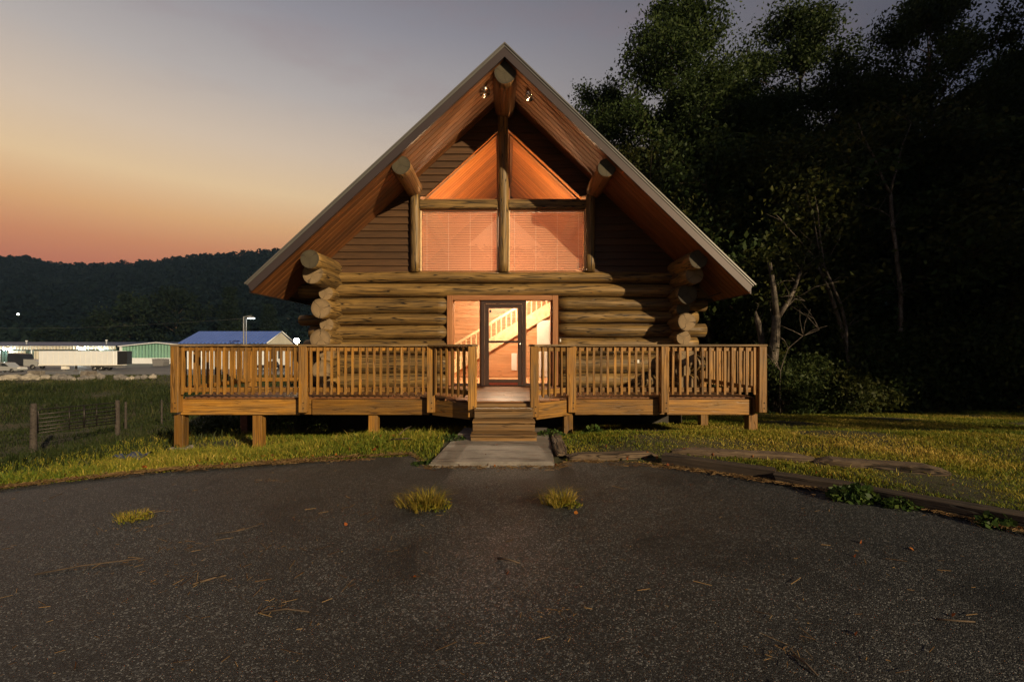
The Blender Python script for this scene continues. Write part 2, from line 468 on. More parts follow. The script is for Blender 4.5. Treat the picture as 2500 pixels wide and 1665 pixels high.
def ground(x, y):
    x = np.asarray(x, float); y = np.asarray(y, float)
    # rise from the drive to the slab at the steps, then a slow fall behind the house
    h = 0.10 * sstep(6.0, 7.2, y) * sstep(-4.5, -1.5, x)
    h = h - 0.24 * sstep(0.1, 1.9, y - drive_edge(x)) * sstep(-1.8, -4.5, x) * sstep(9.5, 7.5, y)
    h = h + np.where(x > 1.0, 0.07 * sstep(0.0, 0.6, y - drive_edge(x) - 0.25) * sstep(1.0, 2.0, x), 0.0)
    h = h - 0.34 * sstep(7.4, 9.2, y) * sstep(6.5, 2.0, x) - 0.26 * sstep(7.4, 9.2, y) * sstep(2.0, 6.5, x)
    h = h - 0.80 * sstep(8.0, 20.0, y) - 1.0 * sstep(20, 70, y)
    h = h + 0.55 * sstep(13, 22, x) * sstep(9, 17, y) * sstep(60, 25, y)
    e = -x - (6.3 - 0.42 * (np.clip(y, 3.0, 9.0) - 5.8))
    h = h - 2.95 * sstep(0.0, 21.0, e) * sstep(60, 25, y) - 2.0 * sstep(0.0, 21.0, e) * sstep(25, 60, y)
    h = h + sstep(7.0, 14.0, e) * sstep(62, 50, y) * (0.42 * np.sin(0.23 * x + 0.16 * y + 0.6) + 0.28 * np.sin(0.09 * x - 0.31 * y) + 0.10 * np.sin(0.9 * x + 0.4 * y))
    # lot level in the distance
    w = sstep(58, 72, y) * sstep(10, -6, x)
    h = h * (1 - w) + (-3.63) * w
    far = sstep(150, 240, y)
    return h * (1 - far) + (-3.6) * far

def gz(x, y):
    return float(ground(x, y))

def ground_mat():
    b = NB('turf_soil')
    v = b.n('ShaderNodeNewGeometry').outputs['Position']
    n1 = b.noise(v, 0.5, 6, 0.6); n2 = b.noise(v, 9, 5, 0.65); n3 = b.noise(v, 60, 3, 0.6)
    c = b.ramp(n1, [(0.35, (0.030, 0.036, 0.012)), (0.55, (0.055, 0.055, 0.018)), (0.7, (0.10, 0.075, 0.03))])
    c = b.mix(b.ramp(n2, [(0.45, (0, 0, 0)), (0.7, (1, 1, 1))]), c, (0.045, 0.032, 0.018))
    c = b.mix(0.5, c, b.ramp(n3, [(0.3, (0.3, 0.3, 0.3)), (0.7, (1.2, 1.2, 1.2))]), 'MULTIPLY')
    b.bsdf(Base_Color=c, Roughness=0.95, Normal=b.bump(b.math('ADD', n2, b.math('MULTIPLY', n3, 0.4)), 0.8, 0.05))
    return b.done()
M_ground = ground_mat()

def gridlines(lo, hi, near_lo, near_hi, step, growth=1.18):
    a = list(np.arange(near_lo, near_hi + 1e-6, step))
    s = step
    while a[-1] < hi:
        s *= growth; a.append(a[-1] + s)
    s = step
    while a[0] > lo:
        s *= growth; a.insert(0, a[0] - s)
    return np.array(a)

gx = gridlines(-2500, 2500, -14, 16, 0.3); gy = gridlines(-60, 3500, 1.5, 19, 0.3)
GX, GY = np.meshgrid(gx, gy)
GZ = ground(GX, GY) + 0.03 * np.sin(GX * 1.7 + GY * 0.6) * np.sin(GY * 1.3 - GX * 0.4) * sstep(0.2, 1.5, GY - drive_edge(GX))
inside = GY < drive_edge(GX) - 0.05
GZ = np.where(inside, -0.05, GZ)
nx_, ny_ = len(gx), len(gy)
V = np.stack([GX, GY, GZ], -1).reshape(-1, 3)
I = np.arange(nx_ * ny_).reshape(ny_, nx_)
F = np.stack([I[:-1, :-1], I[:-1, 1:], I[1:, 1:], I[1:, :-1]], -1).reshape(-1, 4)
def npmesh(name, V, F, mats, smooth=False, tone=None, idx=None):
    me = bpy.data.meshes.new(name)
    V = np.asarray(V, np.float32); F = np.asarray(F, np.int32); k = F.shape[1]
    me.vertices.add(len(V)); me.vertices.foreach_set('co', V.ravel())
    me.loops.add(F.size); me.loops.foreach_set('vertex_index', F.ravel())
    me.polygons.add(len(F)); me.polygons.foreach_set('loop_start', np.arange(0, F.size, k, dtype=np.int32))
    if smooth: me.polygons.foreach_set('use_smooth', np.ones(len(F), bool))
    setmats(me, mats)
    if idx is not None: me.polygons.foreach_set('material_index', np.asarray(idx, np.int32))
    me.update(calc_edges=True)
    if tone is not None:
        a = me.attributes.new('tone', 'FLOAT', 'POINT'); a.data.foreach_set('value', np.asarray(tone, np.float32))
    return me
tag(add('ground', npmesh('ground', V, F, M_ground, True)), kind='structure')

def asphalt_mat():
    b = NB('asphalt')
    v = b.n('ShaderNodeNewGeometry').outputs['Position']
    vo = b.n('ShaderNodeTexVoronoi', {'Vector': v, 'Scale': 135.0, 'Randomness': 1.0})
    vo2 = b.n('ShaderNodeTexVoronoi', {'Vector': v, 'Scale': 62.0})
    n1 = b.noise(v, 0.55, 5, 0.6); n2 = b.noise(v, 2.6, 5, 0.6); n3 = b.noise(v, 170, 2, 0.5)
    hsv = b.n('ShaderNodeSeparateColor', {0: vo.outputs['Color']})
    c = b.ramp(hsv.outputs[0], [(0.0, (0.010, 0.011, 0.0115)), (0.55, (0.030, 0.0325, 0.034)), (0.86, (0.056, 0.060, 0.062)), (1.0, (0.25, 0.26, 0.26))])
    hs2 = b.n('ShaderNodeSeparateColor', {0: vo2.outputs['Color']})
    c = b.mix(b.ramp(hs2.outputs[1], [(0.972, (0, 0, 0)), (0.98, (1, 1, 1))]), c, (0.14, 0.145, 0.145))
    c = b.mix(b.ramp(n1, [(0.38, (0.0, 0.0, 0.0)), (0.7, (0.5, 0.5, 0.5))]), c, (0.010, 0.0125, 0.0135))
    c = b.mix(b.ramp(n2, [(0.55, (0, 0, 0)), (0.75, (0.35, 0.35, 0.35))]), c, (0.038, 0.033, 0.028))
    h = b.math('ADD', b.math('MULTIPLY', vo.outputs['Distance'], -1.0), b.math('MULTIPLY', n3, 0.25))
    h = b.math('ADD', h, b.math('MULTIPLY', vo2.outputs['Distance'], -0.6))
    r = b.ramp(n1, [(0.35, (0.55, 0.55, 0.55)), (0.65, (0.42, 0.42, 0.42))])
    # gable window sheen painted in: paler, smoother patch in front of the path
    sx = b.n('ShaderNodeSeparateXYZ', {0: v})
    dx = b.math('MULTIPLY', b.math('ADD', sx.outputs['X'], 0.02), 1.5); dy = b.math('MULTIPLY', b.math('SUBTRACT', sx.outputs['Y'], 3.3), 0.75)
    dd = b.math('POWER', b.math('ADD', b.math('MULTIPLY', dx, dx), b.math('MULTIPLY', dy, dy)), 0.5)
    sheen = b.ramp(b.math('ADD', dd, b.math('MULTIPLY', b.math('SUBTRACT', n2, 0.5), 0.9)), [(0.15, (1, 1, 1)), (0.95, (0, 0, 0))])
    r = b.mix(sheen, r, (0.3, 0.3, 0.3))
    sp = b.math('MULTIPLY_ADD', sheen, 0.3, 0.5)
    c = b.mix(b.math('MULTIPLY', sheen, 0.75), c, (1.9, 1.95, 2.05), 'MULTIPLY')
    big = b.noise(v, 0.9, 4, 0.6, 1.2)
    c = b.mix(b.ramp(big, [(0.5, (0, 0, 0)), (0.72, (0.7, 0.7, 0.7))]), c, (0.007, 0.008, 0.009))
    bs = b.math('SUBTRACT', 0.7, b.math('MULTIPLY', sheen, 0.25))
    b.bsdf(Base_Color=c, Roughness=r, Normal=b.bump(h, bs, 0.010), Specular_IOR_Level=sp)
    return b.done()
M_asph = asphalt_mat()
# the drive: a sheet whose far edge wanders a little
ex = np.sort(np.concatenate([np.linspace(-7.5, 12, 260), DXS]))
ex = ex[(ex > -8.2) & (ex < 13)]
ey = drive_edge(ex) + 0.035 * np.sin(ex * 9.1) + 0.03 * np.sin(ex * 23.7 + 1) + 0.02 * np.sin(ex * 51.3)
rows = []
ts = [0, .12, .25, .4, .55, .7, .82, .9, .96, 1.0]
for t in ts:
    yy = -30 + (ey + 30) * (1 - (1 - t) ** 2.2)
    zz = 0.004 + 0.018 * sstep(0.2, 1.2, ey - yy) + 0.05 * sstep(5.2, 6.6, yy) * sstep(-3.5, -1.0, ex)
    rows.append(np.stack([ex, yy, zz], -1))
A = np.array(rows); n = len(ex)
I = np.arange(A.shape[0] * n).reshape(-1, n)
F = np.stack([I[:-1, :-1], I[:-1, 1:], I[1:, 1:], I[1:, :-1]], -1).reshape(-1, 4)
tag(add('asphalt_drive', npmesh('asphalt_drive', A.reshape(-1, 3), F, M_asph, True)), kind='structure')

def concrete_mat():
    b = NB('concrete')
    v = b.n('ShaderNodeNewGeometry').outputs['Position']
    n1 = b.noise(v, 1.8, 6, 0.65); n2 = b.noise(v, 40, 4, 0.6); n3 = b.noise(b.mapv(v, (1.2, 5, 1)), 1.5, 5, 0.6)
    c = b.ramp(n1, [(0.3, (0.13, 0.115, 0.10)), (0.7, (0.31, 0.28, 0.245))])
    c = b.mix(b.ramp(n3, [(0.52, (0, 0, 0)), (0.62, (0.85, 0.85, 0.85))]), c, (0.09, 0.072, 0.058))
    c = b.mix(0.35, c, b.ramp(n2, [(0.3, (0.4, 0.4, 0.4)), (0.7, (1, 1, 1))]), 'MULTIPLY')
    b.bsdf(Base_Color=c, Roughness=0.72, Normal=b.bump(b.math('ADD', n2, n1), 0.35, 0.006))
    return b.done()
M_conc = concrete_mat()
sl = [(-1.0, 6.0), (0.66, 6.02), (0.78, 8.15), (-0.74, 8.15)]
zs = lambda y: 0.075 + (y - 6.0) * 0.036
vv = [(x, y, zs(y)) for x, y in sl] + [(x, y, zs(y) - 0.25) for x, y in sl]
slab = meshobj('concrete_path', vv, [(0, 1, 2, 3), (0, 4, 5, 1), (1, 5, 6, 2), (2, 6, 7, 3), (3, 7, 4, 0)], M_conc)
_bm = bmesh.new(); _bm.from_mesh(slab.data)
bmesh.ops.bevel(_bm, geom=[e for e in _bm.edges if min(v.co.z for v in e.verts) > 0.0], offset=0.02, segments=2, affect='EDGES')
_bm.to_mesh(slab.data); _bm.free()
tag(slab, kind='structure')

# ------------------------------------------------------------------ log cabin
YW = 10.9      # front wall plane
YF = 9.3       # front of the roof overhang
APX, ML, MR = 7.80, 0.925, 0.962
XE = 5.26
def rz(x, off=0.0):
    return APX - off - (ML if x < 0 else MR) * abs(x)
cabin = thing('log_cabin', (0, 13.5, 0.0), 'log cabin with steep gabled roof and lit windows above a railed deck', 'cabin')

def logmesh(L, ra, rb, seed, taper=0.04, sides=18, sq=None, cutend=0.0):
    """log along local X: rounded, slightly crooked, with sawn end faces. sq = (ry, rz) squash"""
    rn = random.Random(seed)
    n = max(6, int(L / 0.22))
    V, F, idx = [], [], []
    ph = [rn.uniform(0, 6.28) for _ in range(8)]
    sy, sz = sq or (1, 1)
    for i in range(n + 1):
        t = i / n; x = (t - 0.5) * L
        r = ra + (rb - ra) * t
        r *= 1 + 0.022 * math.sin(2.1 * x + ph[0]) + 0.016 * math.sin(5.3 * x + ph[1])
        oy = 0.012 * math.sin(1.1 * x + ph[2]); oz = 0.012 * math.sin(1.4 * x + ph[3])
        edge = 1.0
        if i in (0, n): edge = 0.965
        for k in range(sides):
            a = 2 * math.pi * k / sides
            q = r * edge * (1 + 0.018 * math.sin(3 * a + ph[4] + 0.5 * x) + 0.012 * math.sin(5 * a + ph[5] - 0.8 * x))
            V.append((x, oy + q * math.cos(a) * sy, oz + q * math.sin(a) * sz))
    for i in range(n):
        for k in range(sides):
            k2 = (k + 1) % sides
            F.append((i * sides + k, (i + 1) * sides + k, (i + 1) * sides + k2, i * sides + k2)); idx.append(0)
    F.append(tuple(range(sides))); idx.append(1)
    F.append(tuple(n * sides + k for k in range(sides - 1, -1, -1))); idx.append(1)
    return V, F, idx

def log(p0, p1, r, seed, parent, mat=M_log, r2=None, sq=None, name='log', end=None):
    p0, p1 = Vector(p0), Vector(p1)
    V, F, idx = logmesh((p1 - p0).length, r, r2 or r, seed, sq=sq)
    o = meshobj(name, V, F, [mat, end or M_end], parent, frame((p0 + p1) / 2, p1 - p0), True, idx)
    for pl in o.data.polygons:
        if pl.material_index == 1: pl.use_smooth = False
    return o

fw = holder('front_wall', cabin, (0, YW, 0.6))
# (top, bottom) of each front course, read off the wall
COURSES = [(3.375, 3.10), (3.09, 2.765), (2.755, 2.37), (2.36, 2.10), (2.085, 1.765), (1.755, 1.40), (1.385, 0.955), (0.945, 0.60)]
RSH = [(3.375, 3.10), (3.09, 2.765), (2.755, 2.44), (2.43, 2.145), (2.135, 1.815), (1.805, 1.40), (1.385, 0.955), (0.945, 0.60)]
YL = YW + 0.04
for i, (t, b_) in enumerate(COURSES):
    h = (t - b_) / 2 + 0.004
    zc = (t + b_) / 2
    lx = -4.62 - 0.22 * (i % 2) - 0.08 * math.sin(i * 2.3)
    rxx = 4.60 + 0.2 * ((i + 1) % 2)
    if i < 2:
        log((lx, YL, zc), (rxx, YL, zc), 0.19, 100 + i, fw, sq=(1.0, h / 0.19))
    else:
        log((lx, YL, zc), (-1.375, YL, zc), 0.19, 120 + i, fw, sq=(1.0, h / 0.19))
        t2, b2 = RSH[i]
        h2 = (t2 - b2) / 2 + 0.004
        log((1.285, YL, (t2 + b2) / 2), (rxx, YL, (t2 + b2) / 2), 0.185, 140 + i, fw, sq=(1.0, h2 / 0.185))
# dark chinking behind the courses closes the gaps between logs
prism('chinking', [(-4.4, 0.55), (-1.36, 0.55), (-1.36, 3.36), (-4.4, 3.36)], YW + 0.03, YW + 0.12, M_siding, fw)
prism('chinking', [(1.27, 0.55), (4.4, 0.55), (4.4, 3.36), (1.27, 3.36)], YW + 0.03, YW + 0.12, M_siding, fw)
prism('chinking', [(-1.36, 2.82), (1.27, 2.82), (1.27, 3.36), (-1.36, 3.36)], YW + 0.03, YW + 0.12, M_siding, fw)

ENDS = {-1: [(3.42, .20, 9.50), (3.14, .225, 9.75), (2.80, .165, 10.40), (2.43, .23, 10.12), (2.10, .165, 10.45), (1.74, .235, 10.10), (1.40, .18, 10.42), (1.07, .23, 10.12), (.74, .18, 10.42)],
        1: [(3.42, .20, 9.55), (3.15, .20, 9.85), (2.76, .215, 10.15), (2.44, .165, 10.42), (2.14, .20, 10.15), (1.80, .16, 10.38), (1.37, .215, 10.22), (1.03, .18, 10.42), (.74, .19, 10.2)]}
for s in (-1, 1):
    sw = holder('side_wall', cabin, (s * 4.05, 14, 0.6))
    for i, (z, r, ye) in enumerate(ENDS[s]):
        log((s * (4.08 if i != 1 else 4.12), ye, z), (s * 4.08, 19.6, z), r, 200 + i + 20 * s, sw, r2=r * 0.95, end=M_endold_shade if (i < 1 or (s > 0 and i < 4 and i != 1)) else None)  # some upper ends take darker colour to imitate the eave's shadow
    x0, x1 = sorted((s * 4.02, s * 4.14))
    block('chinking', x0, x1, YW + 0.13, 19.4, 0.55, 3.36, M_siding, sw)
block('back_wall', -4.3, 4.3, 19.4, 19.6, 0.55, 3.6, M_siding, cabin)
block('foundation', -4.25, 4.25, YW + 0.02, 19.3, -1.6, 0.54, M_found, cabin)

# gable wall: lapped siding boards round the window group
gw = holder('gable_wall', cabin, (0, YW, 3.4))
def tri_edge(z):
    """half-width of the window group at height z"""
    return (2.02, 2.02) if z < 5.12 else (max(0.0, 2.02 - (z - 5.08) / 0.905), max(0.0, 1.93 - (z - 5.08) / 0.93))
z = 3.36; ROW = 0.167
while z < 7.45:
    z1 = min(z + ROW, 7.47)
    for s in (-1, 1):
        m = ML if s < 0 else MR
        xo0 = (APX - 0.27 - z) / m + 0.02; xo1 = (APX - 0.27 - z1) / m + 0.02
        k = 0 if s < 0 else 1
        xi0, xi1 = tri_edge(z)[k], tri_edge(z1)[k]
        if 5.12 > z > 5.12 - ROW: xi1 = xi0
        xo1 = max(xo1, 0.001); xi0 = min(xi0, xo0 - 0.001)
        xi1 = min(xi1, max(0.0, xo1 - 0.001))
        if xo0 - xi0 < 0.02: continue
        pts = [(s * xi0, z - 0.012), (s * xo0, z - 0.012), (s * xo1, z1), (s * xi1, z1)]
        if s < 0: pts = pts[::-1]
        prism('siding_board', pts, YW - 0.042, YW + 0.03, M_siding, gw, ytop=YW - 0.006)
    z = z1

# window group in the gable: log posts, beam, glass, blinds
wg = holder('gable_window', cabin, (0, YW, 3.4))
def post(x, z0, z1, r, seed):
    log((x, YW - 0.05, z0), (x, YW - 0.05, z1), r, seed, wg, name='window_post')
post(0.0 - 0.035, 3.36, 7.25, 0.125, 31)
post(-2.14, 3.36, 5.25, 0.115, 32)
post(2.05, 3.36, 5.2, 0.115, 33)
block('window_beam', -2.03, -0.16, YW - 0.09, YW + 0.06, 4.875, 5.085, M_log, wg, 0.02)
block('window_beam', 0.09, 1.94, YW - 0.09, YW + 0.06, 4.875, 5.085, M_log, wg, 0.02)
for s, xa, xb, xt in ((-1, -2.02, -0.16, -1.93), (1, 0.09, 1.93, 1.80)):
    # upper triangle
    zi = 5.09
    xin = -0.155 if s < 0 else 0.095
    ztop = 6.70
    pts = [(xt, zi), (xin, zi), (xin, ztop)] if s < 0 else [(xin, zi), (xt, zi), (xin, ztop)]
    pane = prism('pane', pts, YW + 0.05, YW + 0.056, M_glass, wg)
    fr = 0.035
    board('pane_frame', (xt, YW + 0.03, zi + 0.018), (xin, YW + 0.03, zi + 0.018), 0.05, fr, M_trim, wg)
    board('pane_frame', (xin + s * 0.018, YW + 0.03, zi + .03), (xin + s * 0.018, YW + 0.03, ztop - 0.04), 0.05, fr, M_trim, wg, up=(1, 0, 0))
    board('pane_frame', (xt, YW + 0.03, zi), (xin, YW + 0.03, ztop), 0.05, fr, M_trim, wg)
    # lower rectangle with its blind
    prism('pane', [(xa + 0.03, 3.40), (xb - 0.03, 3.40), (xb - 0.03, 4.86), (xa + 0.03, 4.86)], YW + 0.02, YW + 0.026, M_glass, wg)
    for (u0, u1, v0, v1) in ((xa, xb, 3.365, 3.40), (xa, xb, 4.84, 4.872), (xa, xa + 0.03, 3.40, 4.84), (xb - 0.03, xb, 3.40, 4.84)):
        block('pane_frame', u0, u1, YW - 0.005, YW + 0.045, v0, v1, M_rail if v1 - v0 > 0.1 else M_trim, wg, 0.003)
    bl = holder('blind', wg, ((xa + xb) / 2, YW + 0.08, 3.4))
    V, F = [], []
    ns = 34
    for k in range(ns):
        zc = 3.42 + (k + 0.5) * (1.40 / ns); base = len(V)
        hw = 0.0225; tl = math.radians(58)
        for j, u in enumerate((-1, -0.35, 0.35, 1)):
            yy = u * hw * math.cos(tl); zz = u * hw * math.sin(tl) + 0.0022 * (1 - u * u)
            for x in (xa + 0.035, xb - 0.035):
                V.append((x, YW + 0.085 + yy, zc + zz))
        for j in range(3):
            F.append((base + 2 * j, base + 2 * j + 1, base + 2 * j + 3, base + 2 * j + 2))
    tag(meshobj('slats', V, F, M_blind, bl), kind='stuff')
    block('head_rail', xa + 0.03, xb - 0.03, YW + 0.065, YW + 0.105, 4.825, 4.855, M_white, bl)
    for q in (0.08, 0.36, 0.64, 0.92):
        xx = xa + (xb - xa) * q
        block('ladder_cord', xx - 0.002, xx + 0.002, YW + 0.066, YW + 0.07, 3.41, 4.83, M_white, bl, 0)

# roof: boards run up the slope over the purlins
roof = holder('roof', cabin, (0, 14, 6))
BW = 0.178
for s in (-1, 1):
    m = ML if s < 0 else MR
    XE = 5.26 if s < 0 else 5.08
    y = YF + 0.06
    xa, xb = s * (XE - 0.03), s * 0.02
    nrm = Vector((s * m, 0, 1)).normalized()
    while y < 17.2:
        yc = y + BW / 2
        inside_house = yc > YW
        p0 = Vector((xa if not inside_house else s * 4.3, yc, rz(xa if not inside_house else s * 4.3, 0.25)))
        p1 = Vector((xb, yc, rz(xb, 0.25)))
        board('soffit_board' if not inside_house else 'ceiling_board', p0, p1, BW - 0.013, 0.024, M_soffit if not inside_house else M_ceil, roof, up=nrm, bev=0.008)
        y += BW
    # covering and rake trim
    def chev(o0, o1, xe):
        pts = [(0, APX - o0), (0, APX - o1), (s * (xe - o1 * 0.35), rz(s * (xe - o1 * 0.35), o1)), (s * (xe - o0 * 0.35), rz(s * (xe - o0 * 0.35), o0))]
        return pts if s < 0 else pts[::-1]
    def rakepiece(name, o0, o1, xe, y0, y1, mat):
        pts = chev(o0, o1, xe)
        prism(name, pts[::-1], y0, y1, mat, roof)
    rakepiece('metal_covering', 0.0, 0.035, XE + 0.05, YF - 0.03, 20.4, M_drip)
    rakepiece('drip_edge', 0.037, 0.085, XE + 0.03, YF - 0.012, YF + 0.03, M_drip)
    rakepiece('rake_fascia', 0.087, 0.285, XE + 0.02, YF + 0.0, YF + 0.045, M_fascia)
    rakepiece('roof_deck', 0.055, 0.225, XE, YF + 0.05, 20.2, M_siding)
    e = Vector((s * XE, 0, rz(s * XE, 0.16)))
    block('eave_fascia', min(e.x - 0.015, e.x + 0.015) + s * -0.02, max(e.x - 0.015, e.x + 0.015) + s * -0.02, YF + 0.06, 20.2, e.z - 0.08, e.z + 0.13, M_fascia, roof)
log((0.0, YF + 0.14, 7.27), (0, 18, 7.27), 0.235, 301, roof, M_purlin, name='ridge_log', end=M_endold_shade)
log((-2.17, YF + 0.17, 5.37), (-2.17, 18, 5.37), 0.205, 302, roof, M_purlin, name='purlin_log', end=M_endold_shade)
log((2.13, YF + 0.17, 5.31), (2.13, 18, 5.31), 0.195, 303, roof, M_purlin, name='purlin_log', end=M_endold_shade)

# entry: trim, sidelights and storm door
en = holder('entry', cabin, (0, YW, 0.65))
ZB = 0.665
block('door_trim', -1.365, -1.225, YW - 0.15, YW + 0.1, ZB, 2.80, M_trim, en, 0.008)
block('door_trim', 1.135, 1.265, YW - 0.15, YW + 0.1, ZB, 2.80, M_trim, en, 0.008)
block('door_trim', -1.225, 1.135, YW - 0.15, YW + 0.1, 2.685, 2.80, M_trim, en, 0.008)
for xa, xb in ((-1.225, -0.56), (0.50, 1.135)):
    sd_ = holder('sidelight', en, ((xa + xb) / 2, YW, ZB))
    prism('pane', [(xa + 0.02, ZB + 0.04), (xb - 0.03, ZB + 0.04), (xb - 0.03, 2.67), (xa + 0.02, 2.67)], YW + 0.02, YW + 0.026, M_glass, sd_)
    block('frame', xa, xa + 0.022, YW - 0.02, YW + 0.05, ZB, 2.685, M_trim, sd_, 0.002)
    block('frame', xb - 0.04, xb, YW - 0.06, YW + 0.06, ZB, 2.685, M_trim, sd_, 0.002)
    block('sill', xa, xb, YW - 0.06, YW + 0.06, ZB - 0.01, ZB + 0.045, M_brown, sd_, 0.003)
for x0, x1 in ((-0.558, -0.475), (0.42, 0.498)):
    block('door_jamb', x0, x1, YW - 0.1, YW + 0.08, ZB, 2.68, M_brown, en)
block('door_jamb', -0.475, 0.42, YW - 0.1, YW + 0.08, 2.61, 2.68, M_brown, en)
door = holder('storm_door', en, (0, YW - 0.04, ZB))
yd0, yd1 = YW - 0.075, YW - 0.03
for x0, x1 in ((-0.47, -0.375), (0.315, 0.415)):
    block('stile', x0, x1, yd0, yd1, ZB + 0.01, 2.60, M_brown, door)
for z0, z1 in ((2.50, 2.60), (1.675, 1.73), (0.735, 0.81)):
    block('rail', -0.375, 0.315, yd0, yd1, z0, z1, M_brown, door)
block('kick_plate', -0.375, 0.315, yd0 - 0.004, yd1, ZB + 0.01, 0.735, M_kick, door)
prism('pane', [(-0.375, 0.81), (0.315, 0.81), (0.315, 1.675), (-0.375, 1.675)], yd0 + 0.02, yd0 + 0.025, M_glass, door)
prism('pane', [(-0.375, 1.73), (0.315, 1.73), (0.315, 2.50), (-0.375, 2.50)], yd0 + 0.02, yd0 + 0.025, M_glass, door)
tubeobj('handle', [[((0.365, yd0, 1.56), 0.009), ((0.365, yd0 - 0.04, 1.56), 0.009), ((0.365, yd0 - 0.045, 1.66), 0.012), ((0.365, yd0 - 0.03, 1.70), 0.010), ((0.365, yd0, 1.70), 0.009)]], M_chrome, door)
prism('door_closer_badge', [(-0.34 + 0.03 * math.cos(a), 2.43 + 0.03 * math.sin(a)) for a in [k * math.pi / 4 for k in range(8)]], yd0 + 0.008, yd0 + 0.02, M_black, door)
block('threshold', -0.56, 0.5, YW - 0.14, YW - 0.02, 0.655, 0.672, M_black, en, 0.002)
block('doorbell', 1.30, 1.33, YW - 0.165, YW - 0.145, 1.70, 1.77, M_white, en)
block('outlet_box', P(1560, 884, 10.6).x - 0.04, P(1560, 884, 10.6).x + 0.04, YW - 0.19, YW - 0.14, 1.2, 1.28, M_white, fw)

# rooms behind the glass
block('room_floor', -4.0, 4.0, YW + 0.14, 19.3, 0.56, 0.655, M_pine, cabin)
iw = holder('room_wall', cabin, (0, 14.9, 0.66))
z = 0.67
while z < 3.9:
    block('wall_board', -3.9, 3.9, 14.9, 14.92, z, z + 0.128, M_pine, iw, 0.004)
    z += 0.133
# boarded wall closing the space under the stairs
uw = holder('understair_wall', cabin, (0.5, 13.65, 0.66))
z = 0.67
while z < 2.9:
    z1 = z + 0.128
    xs0 = (z + 0.80 - 1.69) / 0.60 - 1.395; xs1 = (z1 + 0.80 - 1.69) / 0.60 - 1.395
    if xs1 < 2.5:
        prism('wall_board', [(xs0, z), (2.6, z), (2.6, z1), (xs1, z1)], 13.64, 13.66, M_pine, uw)
    z += 0.133
block('wall_vent', 0.205, 0.37, 13.615, 13.637, 0.87, 1.38, M_white, uw)
# pale door seen through the far sidelight
pd = thing('interior_door', (1.18, 13.6, 0.665), 'white door inside behind the right-hand sidelight, under the staircase', 'door')
block('leaf', 0.97, 1.40, 13.585, 13.635, 0.67, 2.36, M_white, pd)
for z0, z1 in ((0.85, 1.45), (1.6, 2.2)):
    block('panel', 1.05, 1.32, 13.573, 13.583, z0, z1, M_white, pd)
tubeobj('knob', [[((1.02, 13.58, 1.55), 0.012), ((1.02, 13.54, 1.55), 0.025), ((1.02, 13.52, 1.55), 0.012)]], M_chrome, pd)

st = thing('indoor_staircase', (0, 13.6, 0.665), 'pale pine staircase with balusters rising to the right behind the front door', 'staircase')
SY = 13.6; SM = 0.60
rail_z = lambda x: 1.69 + SM * (x + 1.395)
sl_ = Vector((1, 0, SM)).normalized()
board('handrail', (-1.75, SY, rail_z(-1.75)), (2.4, SY, rail_z(2.4)), 0.06, 0.07, M_rail, st)
board('stringer', (-2.3, SY, rail_z(-2.3) - 0.66), (2.4, SY, rail_z(2.4) - 0.66), 0.05, 0.30, M_rail, st)
board('shoe_rail', (-1.75, SY, rail_z(-1.75) - 0.46), (2.4, SY, rail_z(2.4) - 0.46), 0.05, 0.05, M_rail, st)
x = -1.6
while x < 2.35:
    block('baluster', x - 0.018, x + 0.018, SY - 0.018, SY + 0.018, rail_z(x) - 0.46, rail_z(x) - 0.02, M_rail, st)
    x += 0.15
block('newel_post', -1.80, -1.71, SY - 0.045, SY + 0.045, 0.665, 1.66, M_rail, st)
for k in range(13):
    xx = -2.2 + k * 0.28
    zz = rail_z(xx) - 0.60
    if zz > 0.7:
        block('tread', xx, xx + 0.3, SY + 0.03, SY + 0.95, zz, zz + 0.035, M_rail, st)
    
def bulb(name, loc, r, strength, label, col=(1.0, 0.66, 0.36)):
    t = thing(name, loc, label, 'lamp')
    m = NB(name + '_glow')
    em = m.n('ShaderNodeEmission', {'Color': tuple(col) + (1,), 'Strength': strength}); m.l(em.outputs[0], m.out.inputs[0])
    gm = m.done()
    bm = bmesh.new(); bmesh.ops.create_uvsphere(bm, u_segments=12, v_segments=8, radius=r)
    me = bpy.data.meshes.new('globe'); bm.to_mesh(me); bm.free(); setmats(me, gm)
    add('globe', me, t, Matrix.Translation(Vector(loc)))
    return t
lamp1 = bulb('ceiling_lamp', (-0.04, 12.5, 3.3), 0.12, 850, 'round globe lamp hanging inside above the front door', (1.0, 0.76, 0.52))
tubeobj('stem', [[((-0.04, 12.5, 3.42), 0.012), ((-0.04, 12.5, 4.5), 0.012)]], M_black, lamp1)
lamp2 = bulb('ceiling_lamp', (-0.04, 12.5, 4.62), 0.12, 330, 'round globe lamp hanging high inside behind the gable window post', (1.0, 0.62, 0.32))
tubeobj('stem', [[((-0.04, 12.5, 4.74), 0.012), ((-0.04, 12.5, 7.05), 0.012)]], M_black, lamp2)

